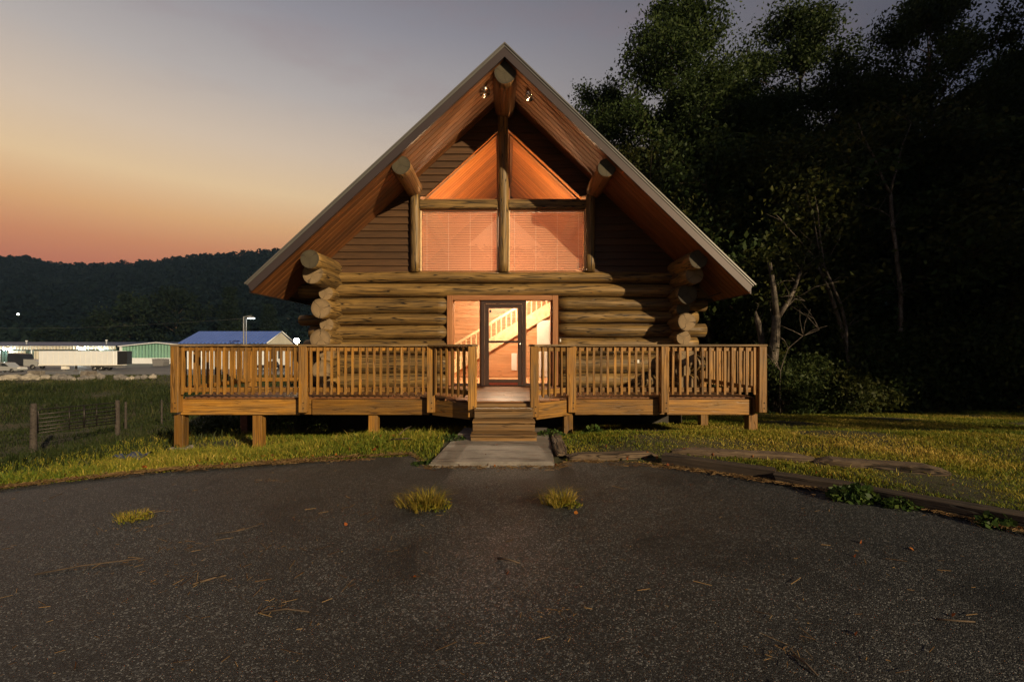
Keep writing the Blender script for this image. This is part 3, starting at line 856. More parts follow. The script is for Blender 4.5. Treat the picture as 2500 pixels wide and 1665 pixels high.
# floodlight heads under the ridge (unlit)
for px, py, lab in ((1180, 222, 'unlit metal floodlight under the gable eave, hanging left of the ridge log'), (1290, 230, 'unlit metal floodlight under the gable eave, hanging right of the ridge log')):
    y = 9.9
    c = P(px, py, y)
    s = -1 if px < 1232 else 1
    zt = rz(c.x, 0.27)
    t = thing('floodlight', (c.x, y, zt), lab, 'floodlight', 'floodlights under the ridge')
    tubeobj('bracket', [[((c.x - 0.03, y + 0.02, zt + 0.02), 0.035), ((c.x - 0.03, y + 0.02, zt - 0.03), 0.035), ((c.x - 0.03, y, zt - 0.07), 0.014), ((c.x - 0.02, y - 0.03, c.z + 0.05), 0.02)]], M_black, t, 8)
    ax = Vector((0.25, -0.55, -0.8)).normalized()
    p = Vector((c.x - 0.02, y - 0.03, c.z + 0.06))
    tubeobj('lamp_shade', [[(p, 0.035), (p + ax * 0.07, 0.055), (p + ax * 0.14, 0.085), (p + ax * 0.23, 0.12), (p + ax * 0.238, 0.123)]], M_chrome, t, 14)
    q = p + ax * 0.241
    tubeobj('lens', [[(q, 0.112), (q + ax * 0.014, 0.09), (q + ax * 0.02, 0.035)]], M_glass, t, 14)

# security light on an arm at the right eave
t = thing('eave_bracket_light', (4.3, 10.6, 2.75), 'thin arm with small pale lamp head sticking out below the right-hand eave', 'lamp')
tubeobj('arm', [[(P(1700, 737, 10.6), 0.012), (P(1766, 712, 10.3), 0.012)]], M_fence, t)
c = P(1777, 705, 10.2); board('lamp_head', c - Vector((0.07, 0, 0.03)), c + Vector((0.07, 0, 0.06)), 0.09, 0.07, M_white, t)

# ------------------------------------------------------------------ deck
deck = thing('front_deck', (-0.6, 9.5, 0.0), 'raised wooden deck with baluster railing across the cabin front', 'deck')
YM, YB = 8.5, 7.92          # main front line and front of the bay
DZ = 0.65
XL, XR = -6.06, 4.74
XM0, XM1, XB0, XB1 = -1.355, 1.24, -0.555, 0.512
fl = holder('deck_floor', deck, (0, 9.5, 0.6))
y = YB + 0.01
while y < YW - 0.16:
    w = min(0.138, YW - 0.15 - y)
    yc = y + w / 2
    if yc < YM - 0.02:
        k = (yc - YB) / (YM - YB)
        a, b_ = XB0 + (XM0 - XB0) * k, XB1 + (XM1 - XB1) * k
    else:
        a, b_ = XL + 0.06, XR - 0.06
    if b_ - a > 3:
        cut = a + (b_ - a) * random.uniform(0.3, 0.7)
        board('deck_board', (a, yc, DZ - 0.018), (cut - 0.002, yc, DZ - 0.018), w, 0.034, M_deckfloor, fl)
        board('deck_board', (cut + 0.002, yc, DZ - 0.018), (b_, yc, DZ - 0.018), w, 0.034, M_deckfloor, fl)
    else:
        board('deck_board', (a, yc, DZ - 0.018), (b_, yc, DZ - 0.018), w, 0.034, M_deckfloor, fl)
    y += 0.152
RT, RB = 0.612, 0.325
def rim(x0, y0, x1, y1):
    zc = (RT + RB) / 2
    board('rim_board', (x0, y0, zc), (x1, y1, zc), RT - RB, 0.04, M_deck, deck, up=(y0 - y1, x1 - x0, 0) if abs(x1 - x0) > .01 else (1, 0, 0), bev=0.006)
rim(XL + 0.02, YM, -3.81, YM); rim(-3.59, YM + 0.003, -1.40, YM + 0.003)
rim(1.31, YM, 2.865, YM); rim(3.025, YM + 0.002, XR - 0.16, YM + 0.002)
rim(-3.85, YM + 0.045, -3.55, YM + 0.045); rim(2.8, YM + 0.045, 3.1, YM + 0.045)
rim(XM0 + 0.02, YM - 0.03, XB0 - 0.03, YB); rim(XB1 + 0.03, YB, XM1 - 0.02, YM - 0.03)
rim(XL + 0.05, YM + 0.03, XL + 0.05, YW); rim(XR - 0.06, YM + 0.03, XR - 0.06, YW)
rim(XL + 0.1, YW, -4.3, YW)
# joists under the boards
for k in range(10):
    xx = XL + 0.6 + k * 1.08
    if abs(xx) < 0.6: continue
    block('joist', xx - 0.02, xx + 0.02, YM + 0.07, YW - 0.1, 0.36, 0.6, M_deck, deck)
block('beam', XL + 0.1, XR - 0.1, YM + 0.08, YM + 0.16, 0.34, 0.50, M_deck, deck)
PW = 0.145
def rpost(x, y, z0=0.385, z1=1.60, rot=0.0):
    o = add('railing_post', boxmesh(z1 - z0, PW, PW, M_deck, 0.008), deck, Matrix.Translation((x, y, 0)) @ Matrix.Rotation(rot, 4, 'Z') @ frame((0, 0, (z0 + z1) / 2), (0, 0, 1), (0, 1, 0)))
    for zz in (z0 + 0.08, z0 + 0.18):
        tubeobj('bolt', [[((x + 0.02, y - PW / 2 + 0.002, zz), 0.012), ((x + 0.02, y - PW / 2 - 0.007, zz), 0.011)]], M_black, deck, 6)
    return o
YP = YM - 0.085
posts = [(XL, YP), (-3.71, YP), (XM0, YP), (XB0, YB - 0.06), (XB1, YB - 0.06), (XM1, YP), (2.945, YP), (XR, YP)]
for x, y in posts: rpost(x, y)
rpost(XL, YW + 0.05); rpost(XR, YW + 0.02)
def railing(x0, y0, x1, y1, out, cut0=0.08, cut1=0.08, step=0.127):
    """rails, cap and balusters from post to post; balusters on the outer face"""
    a, b_ = Vector((x0, y0, 0)), Vector((x1, y1, 0))
    d = (b_ - a); Ln = d.length; d.normalize()
    o = Vector(out).normalized()
    p, q = a + d * cut0, b_ - d * cut1
    up = Vector((0, 0, 1))
    board('top_rail', p + up * 1.555, q + up * 1.555, 0.04, 0.085, M_deck, deck)
    board('bottom_rail', p + up * 0.80, q + up * 0.80, 0.04, 0.085, M_deck, deck)
    nb = int((q - p).length / step)
    st_ = (q - p).length / nb
    for i in range(nb):
        c = p + d * (st_ * (i + 0.5)) + o * 0.040
        jit = random.uniform(-0.012, 0.012)
        V = []
        h = 0.019
        n_ = d.cross(up).normalized()
        sgn = 1 if n_.dot(o) > 0 else -1
        zz0, zz1 = 0.735, 1.595
        # mitred foot: the outer face is longer than the inner one
        for z, ex_ in ((zz0, 1), (zz1, 0)):
            for u, w in ((-1, 1), (1, 1), (1, -1), (-1, -1)):
                zf = z + (-0.02 if (ex_ and w > 0) else 0.012 if ex_ else (-0.018 if w > 0 else 0))
                V.append(d * (u * h) + o * (w * h) + Vector((0, 0, zf - 1.16)))
        F = [(0, 1, 2, 3), (7, 6, 5, 4), (0, 4, 5, 1), (1, 5, 6, 2), (2, 6, 7, 3), (3, 7, 4, 0)]
        R = Matrix(((0, 1, 0), (0, 0, 1), (1, 0, 0))).to_4x4()   # local X up, so the grain runs along the piece
        key = ('bal', tuple(round(t, 3) for t in d), tuple(round(t, 3) for t in o))
        if key not in _boxes:
            me = bpy.data.meshes.new('baluster')
            me.from_pydata([tuple(R.inverted() @ v) for v in V], [], F); setmats(me, M_deck); 
            bm_ = bmesh.new(); bm_.from_mesh(me); bmesh.ops.recalc_face_normals(bm_, faces=bm_.faces); bm_.to_mesh(me); bm_.free()
            _boxes[key] = me
        tw = Matrix.Rotation(random.uniform(-0.008, 0.008), 4, 'X') @ Matrix.Rotation(random.uniform(-0.006, 0.006), 4, 'Y')
        add('baluster', _boxes[key], deck, Matrix.Translation(c + d * jit * 0.5 + up * 1.16) @ tw @ R)
def cap(pts):
    for (a, b_) in zip(pts[:-1], pts[1:]):
        board('rail_cap', (a[0], a[1], 1.618), (b_[0], b_[1], 1.618), 0.165, 0.036, M_cap, deck, bev=0.006)
for (a, b_, o) in (((XL, YP), (-3.71, YP), (0, -1, 0)), ((-3.71, YP), (XM0, YP), (0, -1, 0)), ((XM0, YP), (XB0, YB - 0.06), (-0.55, -0.82, 0)),
                   ((XB1, YB - 0.06), (XM1, YP), (0.55, -0.82, 0)), ((XM1, YP), (2.945, YP), (0, -1, 0)), ((2.945, YP), (XR, YP), (0, -1, 0))):
    dd = (Vector(b_) - Vector(a)).to_3d().normalized() if False else Vector((b_[0] - a[0], b_[1] - a[1], 0)).normalized()
    oo = Vector((dd.y, -dd.x, 0)); 
    if oo.y > 0: oo = -oo
    railing(a[0], a[1], b_[0], b_[1], oo)
railing(XL, YP, XL, YW + 0.05, (-1, 0, 0)); railing(XR, YP, XR, YW + 0.02, (1, 0, 0)); railing(XL, YW + 0.05, -4.35, YW + 0.05, (0, 1, 0))
cap([(XL - 0.08, YP), (XM0 + 0.05, YP)]); cap([(XM0, YP - 0.03), (XB0 + 0.05, YB - 0.09)])
cap([(XB1 - 0.05, YB - 0.09), (XM1, YP - 0.03)]); cap([(XM1 - 0.05, YP), (XR + 0.08, YP)])
cap([(XL, YP + 0.09), (XL, YW + 0.13)]); cap([(XR, YP + 0.09), (XR, YW + 0.1)]); cap([(XL + 0.09, YW + 0.05), (-4.3, YW + 0.05)])
# legs
for px, y in ((443, 8.62), (633, 8.62), (913, 8.62), (1386, 8.62), (1833, 8.62), (1716, 10.4), (600, 10.7), (1290, 10.4)):
    x = (px - 1232) / FPX * y
    g = gz(x, y)
    block('deck_leg', x - 0.085, x + 0.085, y - 0.085, y + 0.085, g - 0.15, 0.335 if y < 9 else 0.5, M_deck if px != 600 else M_rust, deck, 0.008)
    if px == 443:
        block('footing', x - 0.16, x + 0.16, y - 0.16, y + 0.16, g - 0.1, g + 0.09, M_conc, deck, 0.03)

# ------------------------------------------------------------------ entry steps
steps = thing('entry_steps', (-0.02, 7.4, 0.1), 'wooden steps with stacked boards leading from path up to the deck', 'steps')
SX0, SX1 = -0.515, 0.485
for k, (zt, yf) in enumerate(((0.555, 7.66), (0.385, 7.40), (0.215, 7.14))):
    e = 0.012 * k
    yb = yf + 0.28
    board('tread', (SX0 - e, yf + 0.068, zt - 0.018), (SX1 + e, yf + 0.068, zt - 0.018), 0.136, 0.036, M_step, steps)
    board('tread', (SX0 - e, yf + 0.212, zt - 0.018), (SX1 + e, yf + 0.212, zt - 0.018), 0.136, 0.036, M_step, steps)
    z0 = (0.06 if k == 2 else zt - 0.165)
    board('riser', (SX0 - e + 0.005, yf + 0.035, (z0 + zt - 0.05) / 2), (SX1 + e - 0.005, yf + 0.035, (z0 + zt - 0.05) / 2), zt - 0.05 - z0, 0.03, M_step, steps, up=(0, -1, 0))
board('riser', (SX0 + 0.01, YB - 0.03, 0.585), (SX1 - 0.01, YB - 0.03, 0.585), 0.055, 0.03, M_step, steps, up=(0, -1, 0))
for xx in (SX0 + 0.03, SX1 - 0.03):
    pts = [(7.19, 0.05), (7.19, 0.17), (7.46, 0.17), (7.46, 0.34), (7.72, 0.34), (7.72, 0.51), (7.88, 0.51), (7.88, 0.05)]
    v = [(-0.02, p[0] - 7.5, p[1] - 0.3) for p in pts] + [(0.02, p[0] - 7.5, p[1] - 0.3) for p in pts]
    n = len(pts)
    meshobj('stringer', v, [tuple(range(n)), tuple(range(2 * n - 1, n - 1, -1))] + [(i, i + n, (i + 1) % n + n, (i + 1) % n) for i in range(n)], M_step, steps, Matrix.Translation((xx, 7.5, 0.3)))
# ------------------------------------------------------------------ plants
def leafmesh(name, cen, size, mat, rng, asp=0.55, tone=None, droop=0.0):
    """one four-cornered leaf at each centre, turned at random"""
    n = len(cen)
    a = rng.normal(size=(n, 3)); a[:, 2] -= droop; a /= np.linalg.norm(a, axis=1)[:, None]
    r = rng.normal(size=(n, 3)); b = np.cross(a, r); b /= np.linalg.norm(b, axis=1)[:, None]
    c = np.cross(a, b)
    sz = size * rng.uniform(0.6, 1.35, n)[:, None]
    V = np.empty((n, 4, 3))
    V[:, 0] = cen - a * sz; V[:, 2] = cen + a * sz
    V[:, 1] = cen + b * sz * asp - a * sz * 0.15 + c * sz * 0.18
    V[:, 3] = cen - b * sz * asp - a * sz * 0.15 + c * sz * 0.18
    F = np.arange(4 * n).reshape(n, 4)
    t = rng.uniform(0, 1, n) if tone is None else tone
    return npmesh(name, V.reshape(-1, 3), F, mat, False, np.repeat(t, 4))

def tree_proto(seed, H, R, base, r0, nl, nsub, per, leaf, mat, bark, spread=0.42, top=0.35, lean=0.03, conifer=False):
    """returns (trunk mesh, crown mesh) standing at the origin"""
    rng = np.random.default_rng(seed); rn = random.Random(seed)
    paths = []
    n = 12
    tr = []
    ph = rn.uniform(0, 6.28)
    for i in range(n + 1):
        t = i / n
        tr.append((Vector((lean * H * t + 0.25 * math.sin(3 * t + ph) * t, 0.25 * math.cos(2.4 * t + ph) * t, H * 0.95 * t - 0.2)), max(0.015, r0 * (1 - t) ** 0.8 + 0.012)))
    paths.append(tr)
    clumps = []
    for k in range(nl):
        u = (k + rn.random()) / nl
        hz = base + (0.97 - base) * u
        i = hz / 0.95 * n; i0 = min(n - 1, int(i)); f = min(1.0, i - i0)
        p = tr[i0][0].lerp(tr[i0 + 1][0], f)
        prof = (1 - u) ** 0.85 if conifer else (math.sin(math.pi * (0.16 + 0.80 * u)) ** 0.7)
        ln = R * prof * rn.uniform(0.65, 1.15)
        az = k * 2.4 + rn.uniform(-0.5, 0.5)
        el = rn.uniform(-0.1, 0.1) if conifer else rn.uniform(-0.05, 0.5) + 0.5 * u
        d = Vector((math.cos(az) * math.cos(el), math.sin(az) * math.cos(el), math.sin(el)))
        rr = max(0.012, tr[i0][1] * 0.45)
        lp = [(p, rr)]
        q = p.copy()
        for j in range(1, 5):
            q = q + d * (ln / 4) + Vector((rn.uniform(-1, 1), rn.uniform(-1, 1), rn.uniform(-0.4, 0.8))) * ln * 0.04
            lp.append((q.copy(), rr * (1 - j / 4.6)))
        paths.append(lp)
        for j in range(nsub):
            tt = rn.uniform(0.3, 1.0); m = tt * 4; m0 = min(3, int(m))
            s0 = lp[m0][0].lerp(lp[m0 + 1][0], m - m0)
            az2 = az + rn.uniform(-1.3, 1.3); el2 = el + rn.uniform(-0.5, 0.6)
            d2 = Vector((math.cos(az2) * math.cos(el2), math.sin(az2) * math.cos(el2), math.sin(el2)))
            l2 = ln * rn.uniform(0.2, 0.45) + 0.3
            e = s0 + d2 * l2
            paths.append([(s0, rr * 0.4), (s0.lerp(e, 0.5) + Vector((0, 0, l2 * 0.05)), rr * 0.28), (e, 0.008)])
            clumps.append((e, spread)); clumps.append((s0.lerp(e, 0.6), spread * 0.8))
    C = []; T = []
    for c, s in clumps:
        k = int(per * rn.uniform(0.5, 1.4))
        C.append(np.array(c) + rng.normal(size=(k, 3)) * s * np.array([1, 1, 0.75]) * rn.uniform(0.6, 1.15))
        T.append(np.clip(rng.normal(rn.uniform(0.25, 0.7), 0.2, k), 0, 1))
    C = np.concatenate(C); T = np.concatenate(T)
    V, F = tubes(paths, 6, False)
    tm = bpy.data.meshes.new('trunk'); tm.from_pydata([tuple(v) for v in V], [], F); setmats(tm, bark)
    tm.polygons.foreach_set('use_smooth', [True] * len(tm.polygons))
    return tm, leafmesh('crown', C, leaf, mat, rng, tone=T)

def plant(name, meshes, loc, rot, sc, label, cat, group=None, names=('trunk', 'crown')):
    """copies share their mesh data; every copy has its own trunk and crown objects"""
    t = bpy.data.objects.new(name, None); t.empty_display_size = 0.3
    M = Matrix.Translation(Vector(loc)) @ Matrix.Rotation(rot, 4, 'Z') @ Matrix.Diagonal((sc[0], sc[0], sc[1], 1))
    put(t, None, M); tag(t, label, cat, group)
    for nm, me in zip(names, meshes):
        put(bpy.data.objects.new(nm, me), t, M)
    return t

T_tall = tree_proto(11, 20, 3.6, 0.12, 0.26, 48, 7, 105, 0.09, M_leaf, M_bark, 0.46)
T_tall2 = tree_proto(12, 20, 3.9, 0.12, 0.28, 48, 7, 105, 0.09, M_leaf, M_bark, 0.48)
T_mid = tree_proto(13, 12, 3.6, 0.10, 0.16, 28, 6, 62, 0.10, M_leaf2, M_bark, 0.5)
T_mid2 = tree_proto(14, 11, 3.2, 0.08, 0.15, 28, 6, 64, 0.10, M_leaf, M_bark, 0.48)
TREES = [  # px of the stem, depth, height, width factor, proto, rotation, label
    (1625, 24, 20.6, 1.0, T_tall, 0.3, 'tall dark tree whose crown stands highest beside the right roof slope'),
    (1485, 25, 16.6, 0.80, T_tall2, 1.9, 'dark tree peeping above the middle of the right roof slope'),
    (1795, 26, 17.6, 0.95, T_tall, 3.1, 'slim dark tree filling the dip between the two tallest crowns'),
    (1955, 24, 20.2, 1.0, T_tall2, 0.9, 'broad dark tree, second tall crown from the cabin roof'),
    (2110, 23, 15.0, 1.0, T_tall, 5.0, 'lower dark tree below the gap of sky between tall crowns'),
    (2290, 19, 16.8, 0.78, T_tall2, 2.6, 'tall leaning dark tree reaching out of the picture top'),
    (2475, 21, 15.2, 0.85, T_tall, 4.2, 'dark tree at the far right edge below the patch of sky'),
    (1700, 22, 15.0, 0.95, T_tall2, 4.0, 'dark tree in front of the dip beside the highest crown'),
    (1870, 21.5, 14.4, 0.95, T_tall, 2.4, 'dark tree between the two tall crowns, lower than both'),
    (2370, 22, 14.2, 0.95, T_tall2, 5.7, 'dark tree below the sky patch at the upper right'),
    (1560, 21, 11.0, 0.95, T_mid, 1.0, 'olive green tree rising behind the right roof slope'),
    (1745, 19.5, 11.2, 1.05, T_mid2, 2.2, 'dark green tree just past the lower end of the roof'),
    (1905, 18.5, 10.2, 1.0, T_mid, 3.9, 'olive tree behind the pale forked trunk by the deck corner'),
    (2060, 18, 10.6, 1.05, T_mid2, 0.4, 'dark leafy tree behind the two leaning pale stems'),
    (2230, 17.5, 9.8, 1.1, T_mid, 5.4, 'olive tree behind the single pale upright stem'),
    (2400, 17.5, 10.4, 1.1, T_mid2, 1.6, 'leafy tree crowding the right edge over the dark hollow'),
    (2530, 19, 10.5, 1.1, T_mid, 2.9, 'olive tree cut off by the right edge of the view'),
]
for px, y, h, w, pr, ro, lab in TREES:
    x = (px - 1232) / FPX * y
    base = 20.0 if pr in (T_tall, T_tall2) else (12.0 if pr is T_mid else 11.0)
    plant('broadleaf_tree', pr, (x, y, gz(x, y)), ro, (w * (h / base) ** 0.4, h / base), lab, 'tree', 'trees along the right side')
# woods go on past the right edge; they shade the edge of the lawn
for i, (x, y, h) in enumerate(((21.5, 7.5, 18), (24.0, 3.8, 18), (23, 9.5, 19), (26.5, 13.0, 20), (31, 16, 20), (29, 9.5, 18), (36, 20, 21))):
    plant('broadleaf_tree', (T_tall, T_tall2)[i % 2], (x, y, gz(x, y)), i * 1.3, (1.15, h / 20.0), 'tree in the woods that go on past the right edge of the view', 'tree', 'woods past the right edge')

plant('broadleaf_tree', T_mid2, (13.6, 4.4, gz(13.6, 4.4)), 0.7, (0.62, 0.46), 'small tree past the right edge whose shadow streaks the lawn', 'tree', 'woods past the right edge')
# pale bare stems in front of the dark wood
def stem_tree(pts_list, label, twigs, seed, crown_pts=None, mat=M_pale, y=15.5):
    rn = random.Random(seed); rng = np.random.default_rng(seed)
    first = pts_list[0][0]
    yb = first[3] if len(first) > 3 else y
    b0 = P(first[0], first[1], yb)
    t = thing('pale_stem_tree', (b0.x, b0.y, gz(b0.x, b0.y)), label, 'tree', 'pale stems at the wood edge')
    paths = []
    for pts in pts_list:
        path = []
        for q in pts:
            path.append((P(q[0], q[1], (q[3] if len(q) > 3 else y)), q[2]))
        paths.append(path)
    p0, r0 = paths[0][0]
    paths[0].insert(0, (Vector((p0.x, p0.y, gz(p0.x, p0.y) - 0.2)), r0 * 1.25))
    for _ in range(twigs):
        pa = rn.choice(paths[:len(pts_list)]); i = rn.randrange(1, len(pa))
        a = pa[i][0]; d = Vector((rn.uniform(-1, 1), rn.uniform(-0.6, 0.3), rn.uniform(0.1, 0.9))).normalized()
        ln = rn.uniform(0.4, 1.3)
        paths.append([(a, 0.012), (a + d * ln * 0.5 + Vector((0, 0, 0.06)), 0.008), (a + d * ln + Vector((rn.uniform(-.2, .2), 0, rn.uniform(-.1, .2))), 0.003)])
    # smooth the stems a little by adding in-between points
    dense = []
    for pa in paths:
        out = []
        for (a, ra), (b_, rb) in zip(pa[:-1], pa[1:]):
            out.append((a, ra)); out.append((a.lerp(b_, 0.5) + Vector((rn.uniform(-1, 1), rn.uniform(-1, 1), 0)) * 0.02 * (b_ - a).length, (ra + rb) / 2))
        out.append(pa[-1]); dense.append(out)
    tubeobj('trunk', dense, mat, t, 7)
    if crown_pts:
        C = np.concatenate([np.array(P(px, py, y + 0.4)) + rng.normal(size=(n, 3)) * np.array([s, s * 0.7, s * 0.6]) for px, py, n, s in crown_pts])
        add('crown', leafmesh('crown', C, 0.09, M_leaf2, rng, droop=0.3), t)
    return t
stem_tree([[(2202, 900, .075), (2199, 720, .07), (2190, 640, .065), (2180, 560, .06), (2174, 475, .055)], [(2174, 475, .045), (2150, 425, .035), (2132, 380, .03), (2105, 330, .02), (2095, 300, .012)],
           [(2174, 475, .04), (2190, 410, .03), (2205, 350, .02), (2225, 300, .012)], [(2176, 530, .025), (2145, 512, .018), (2100, 498, .01)], [(2146, 430, .018), (2120, 418, .012), (2090, 410, .006)]],
          'single pale upright stem forking high among the dark trees', 14, 41, [(2120, 330, 500, 0.7), (2220, 300, 500, 0.7), (2080, 400, 400, 0.6)], y=15.2)
stem_tree([[(2078, 905, .06), (2068, 850, .06), (2045, 770, .06), (2020, 700, .055), (2010, 680, .05)], [(2010, 680, .04), (1985, 625, .03), (1950, 585, .022), (1915, 545, .014), (1890, 520, .008)], [(2012, 690, .035), (1998, 600, .022), (1985, 520, .012)]],
          'leaning pale stem with brown bark, nearer the cabin of the crossing pair', 14, 42, [(1950, 560, 500, 0.6), (1990, 520, 500, 0.6)], y=15.0)
stem_tree([[(2075, 910, .045), (2066, 800, .045), (2052, 740, .04), (2030, 690, .038), (2012, 650, .03), (2000, 560, .018), (1990, 480, .01)]],
          'thinner whitish stem leaning across the brown leaning one', 10, 43, [(1990, 470, 600, 0.7)], y=14.7)
stem_tree([[(1888, 1000, .17, 14.6), (1885, 900, .16, 14.6), (1893, 820, .14, 14.6), (1896, 770, .12, 14.6)], [(1896, 770, .10, 14.6), (1888, 700, .08, 14.6), (1878, 640, .06, 14.6)], [(1900, 775, .08, 14.6), (1925, 735, .07, 14.6), (1945, 690, .055, 14.6), (1955, 660, .03, 14.6)],
           [(1910, 760, .03, 14.6), (1940, 730, .02, 14.6), (1965, 735, .01, 14.6)]],
          'thick pale forked trunk wrapped in ivy behind the deck corner', 16, 44, [(1880, 640, 600, 0.6), (1870, 860, 250, 0.3), (1900, 720, 250, 0.35), (1950, 650, 500, 0.6)], y=14.6)
stem_tree([[(1862, 860, .10), (1858, 820, .10), (1850, 785, .09), (1845, 760, .02)]], 'short broken pale stub leaning out beside the ivy trunk', 3, 45, None, y=14.9)
stem_tree([[(1905, 905, .015), (1925, 850, .014), (1960, 820, .012), (2000, 805, .006)]], 'thin arching bare sapling over the shrubs beside the deck', 10, 46, None, y=13.6)

# shrubs along the foot of the wood
def shrub_proto(seed, R, H, n, leaf, mat):
    rng = np.random.default_rng(seed); rn = random.Random(seed)
    C = []; T = []; paths = []
    for k in range(34):
        az = rn.uniform(0, 6.28); el = rn.uniform(0.15, 1.5)
        d = Vector((math.cos(az) * math.cos(el) * R, math.sin(az) * math.cos(el) * R, math.sin(el) * H))
        f = rn.uniform(0.55, 1.0)
        e = d * f + Vector((0, 0, 0.05))
        paths.append([(Vector((d.x * 0.08, d.y * 0.08, -0.1)), 0.02), (e * 0.5 + Vector((0, 0, 0.1)), 0.012), (e, 0.004)])
        m = int(n / 34 * rn.uniform(0.5, 1.5))
        C.append(np.array(e) + rng.normal(size=(m, 3)) * np.array([R * 0.17, R * 0.17, H * 0.13])); T.append(np.clip(rng.normal(rn.uniform(.2, .75), .2, m), 0, 1))
    C = np.concatenate(C); T = np.concatenate(T); C[:, 2] = np.maximum(C[:, 2], 0.03)
    V, F = tubes(paths, 5, False)
    sm = bpy.data.meshes.new('stems'); sm.from_pydata([tuple(v) for v in V], [], F); setmats(sm, M_bark)
    return sm, leafmesh('leaves', C, leaf, mat, rng, tone=T)
S_a = shrub_proto(51, 1.5, 1.6, 5200, 0.065, M_shrub)
S_b = shrub_proto(52, 1.7, 2.4, 6000, 0.07, M_shrub)
S_c = shrub_proto(53, 1.3, 1.2, 3600, 0.055, M_leaf2)
SHR = [(1800, 15.5, S_a, .9, .8, 'low green shrub seen past the deck corner post'), (1905, 14.2, S_a, .75, .85, 'bushy shrub right beside the deck corner at the lawn edge'), (1985, 14.3, S_b, .8, .7, 'leafy shrub at the lawn edge under the leaning stems'),
       (2065, 14.0, S_c, 1.0, 1.0, 'small pale twiggy shrub at the lawn edge left of the dark hollow'), (2140, 15.4, S_b, 1.0, 1.1, 'dark shrub inside the hollow of the wood'), (2250, 16.0, S_b, 1.1, 1.3, 'tall dark shrub at the back of the hollow'),
       (2360, 15.6, S_a, 1.1, 1.5, 'shrub at the right end of the dark hollow'), (2450, 14.8, S_b, 1.0, 1.25, 'yellowish leafy shrub low at the right edge'), (2540, 14.0, S_a, 1.1, 1.5, 'shrub cut by the right edge above the grassy rise'),
       (1745, 17.0, S_b, 1.0, .9, 'shrub behind the deck seen between railing balusters'), (1690, 18.0, S_a, 1.0, 1.0, 'shrub behind the cabin corner under the eave'), (2010, 16.4, S_b, 1.1, 1.5, 'tall shrub thicket behind the leaning stems'), (1860, 16.6, S_b, 1.0, 1.6, 'tall shrub thicket behind the ivy trunk')]
for i, (px, y, pr, a, b_, lab) in enumerate(SHR):
    x = (px - 1232) / FPX * y
    plant('shrub', pr, (x, y, gz(x, y)), i * 1.1, (a, b_), lab, 'shrub', 'shrubs along the wood edge', ('stems', 'leaves'))
# shrubs below the left end of the deck
S_d = shrub_proto(54, 0.9, 0.75, 3200, 0.035, M_shrub)
for i, (px, y, a, b_, lab) in enumerate(((735, 10.9, 1.0, 1.05, 'leafy shrub with pale specks under the deck beside the foundation'), (655, 11.6, 0.9, 0.9, 'low shrub under the deck behind the second leg from the left'), (545, 11.2, 0.8, 0.6, 'small dark shrub under the left end of the deck'))):
    x = (px - 1232) / FPX * y
    plant('shrub', S_d, (x, y, gz(x, y)), i * 2.0, (a, b_), lab, 'shrub', 'shrubs under the deck', ('stems', 'leaves'))

# grass ------------------------------------------------------------
def blades(name, X, Y, h, w, mat, lean=0.5, tone=None, z=None, rng=RNG, la=None):
    n = len(X)
    Z = ground(X, Y) - 0.01 if z is None else z
    az = rng.uniform(0, 2 * np.pi, n); la = rng.uniform(0, 2 * np.pi, n) if la is None else la
    ln = h * lean * rng.uniform(0.2, 1.2, n)
    dx, dy = np.cos(az) * w / 2, np.sin(az) * w / 2
    lx, ly = np.cos(la) * ln, np.sin(la) * ln
    V = np.empty((n, 5, 3))
    V[:, 0] = np.stack([X - dx, Y - dy, Z], -1); V[:, 1] = np.stack([X + dx, Y + dy, Z], -1)
    mx_, my_ = X + lx * 0.3, Y + ly * 0.3
    V[:, 2] = np.stack([mx_ + dx * .8, my_ + dy * .8, Z + h * 0.6], -1); V[:, 3] = np.stack([mx_ - dx * .8, my_ - dy * .8, Z + h * 0.6], -1)
    V[:, 4] = np.stack([X + lx, Y + ly, Z + h * np.maximum(0.25, 1 - 0.25 * lean)], -1)
    b0 = (np.arange(n) * 5)[:, None]
    F = np.concatenate([b0 + np.array([[0, 1, 2]]), b0 + np.array([[0, 2, 3]]), b0 + np.array([[3, 2, 4]])], 0)
    t = rng.uniform(0, 1, n) if tone is None else tone
    return npmesh(name, V.reshape(-1, 3), F, mat, False, np.repeat(t, 5))

def vnoise(x, y, s, seed=0):
    r = np.random.default_rng(seed); o = 0
    for k in range(5):
        a, b_, c = r.uniform(-1, 1, 3); o = o + np.sin((x * a + y * b_) * s * (1 + 0.7 * k) + c * 9) / (1 + 0.5 * k)
    return o / 2.2

def scatter(n, x0, x1, y0, y1, keep):
    X = RNG.uniform(x0, x1, n); Y = RNG.uniform(y0, y1, n)
    k = keep(X, Y); return X[k], Y[k]
def off_house(X, Y):
    return ~((np.abs(X) < 4.25) & (Y > YW)) & ~((np.abs(X + 0.05) < 0.9) & (Y > 5.9) & (Y < 8.1))
def in_view(X, Y):
    return (X < 1.15 * Y + 0.6) & (X > -1.12 * Y - 0.6)
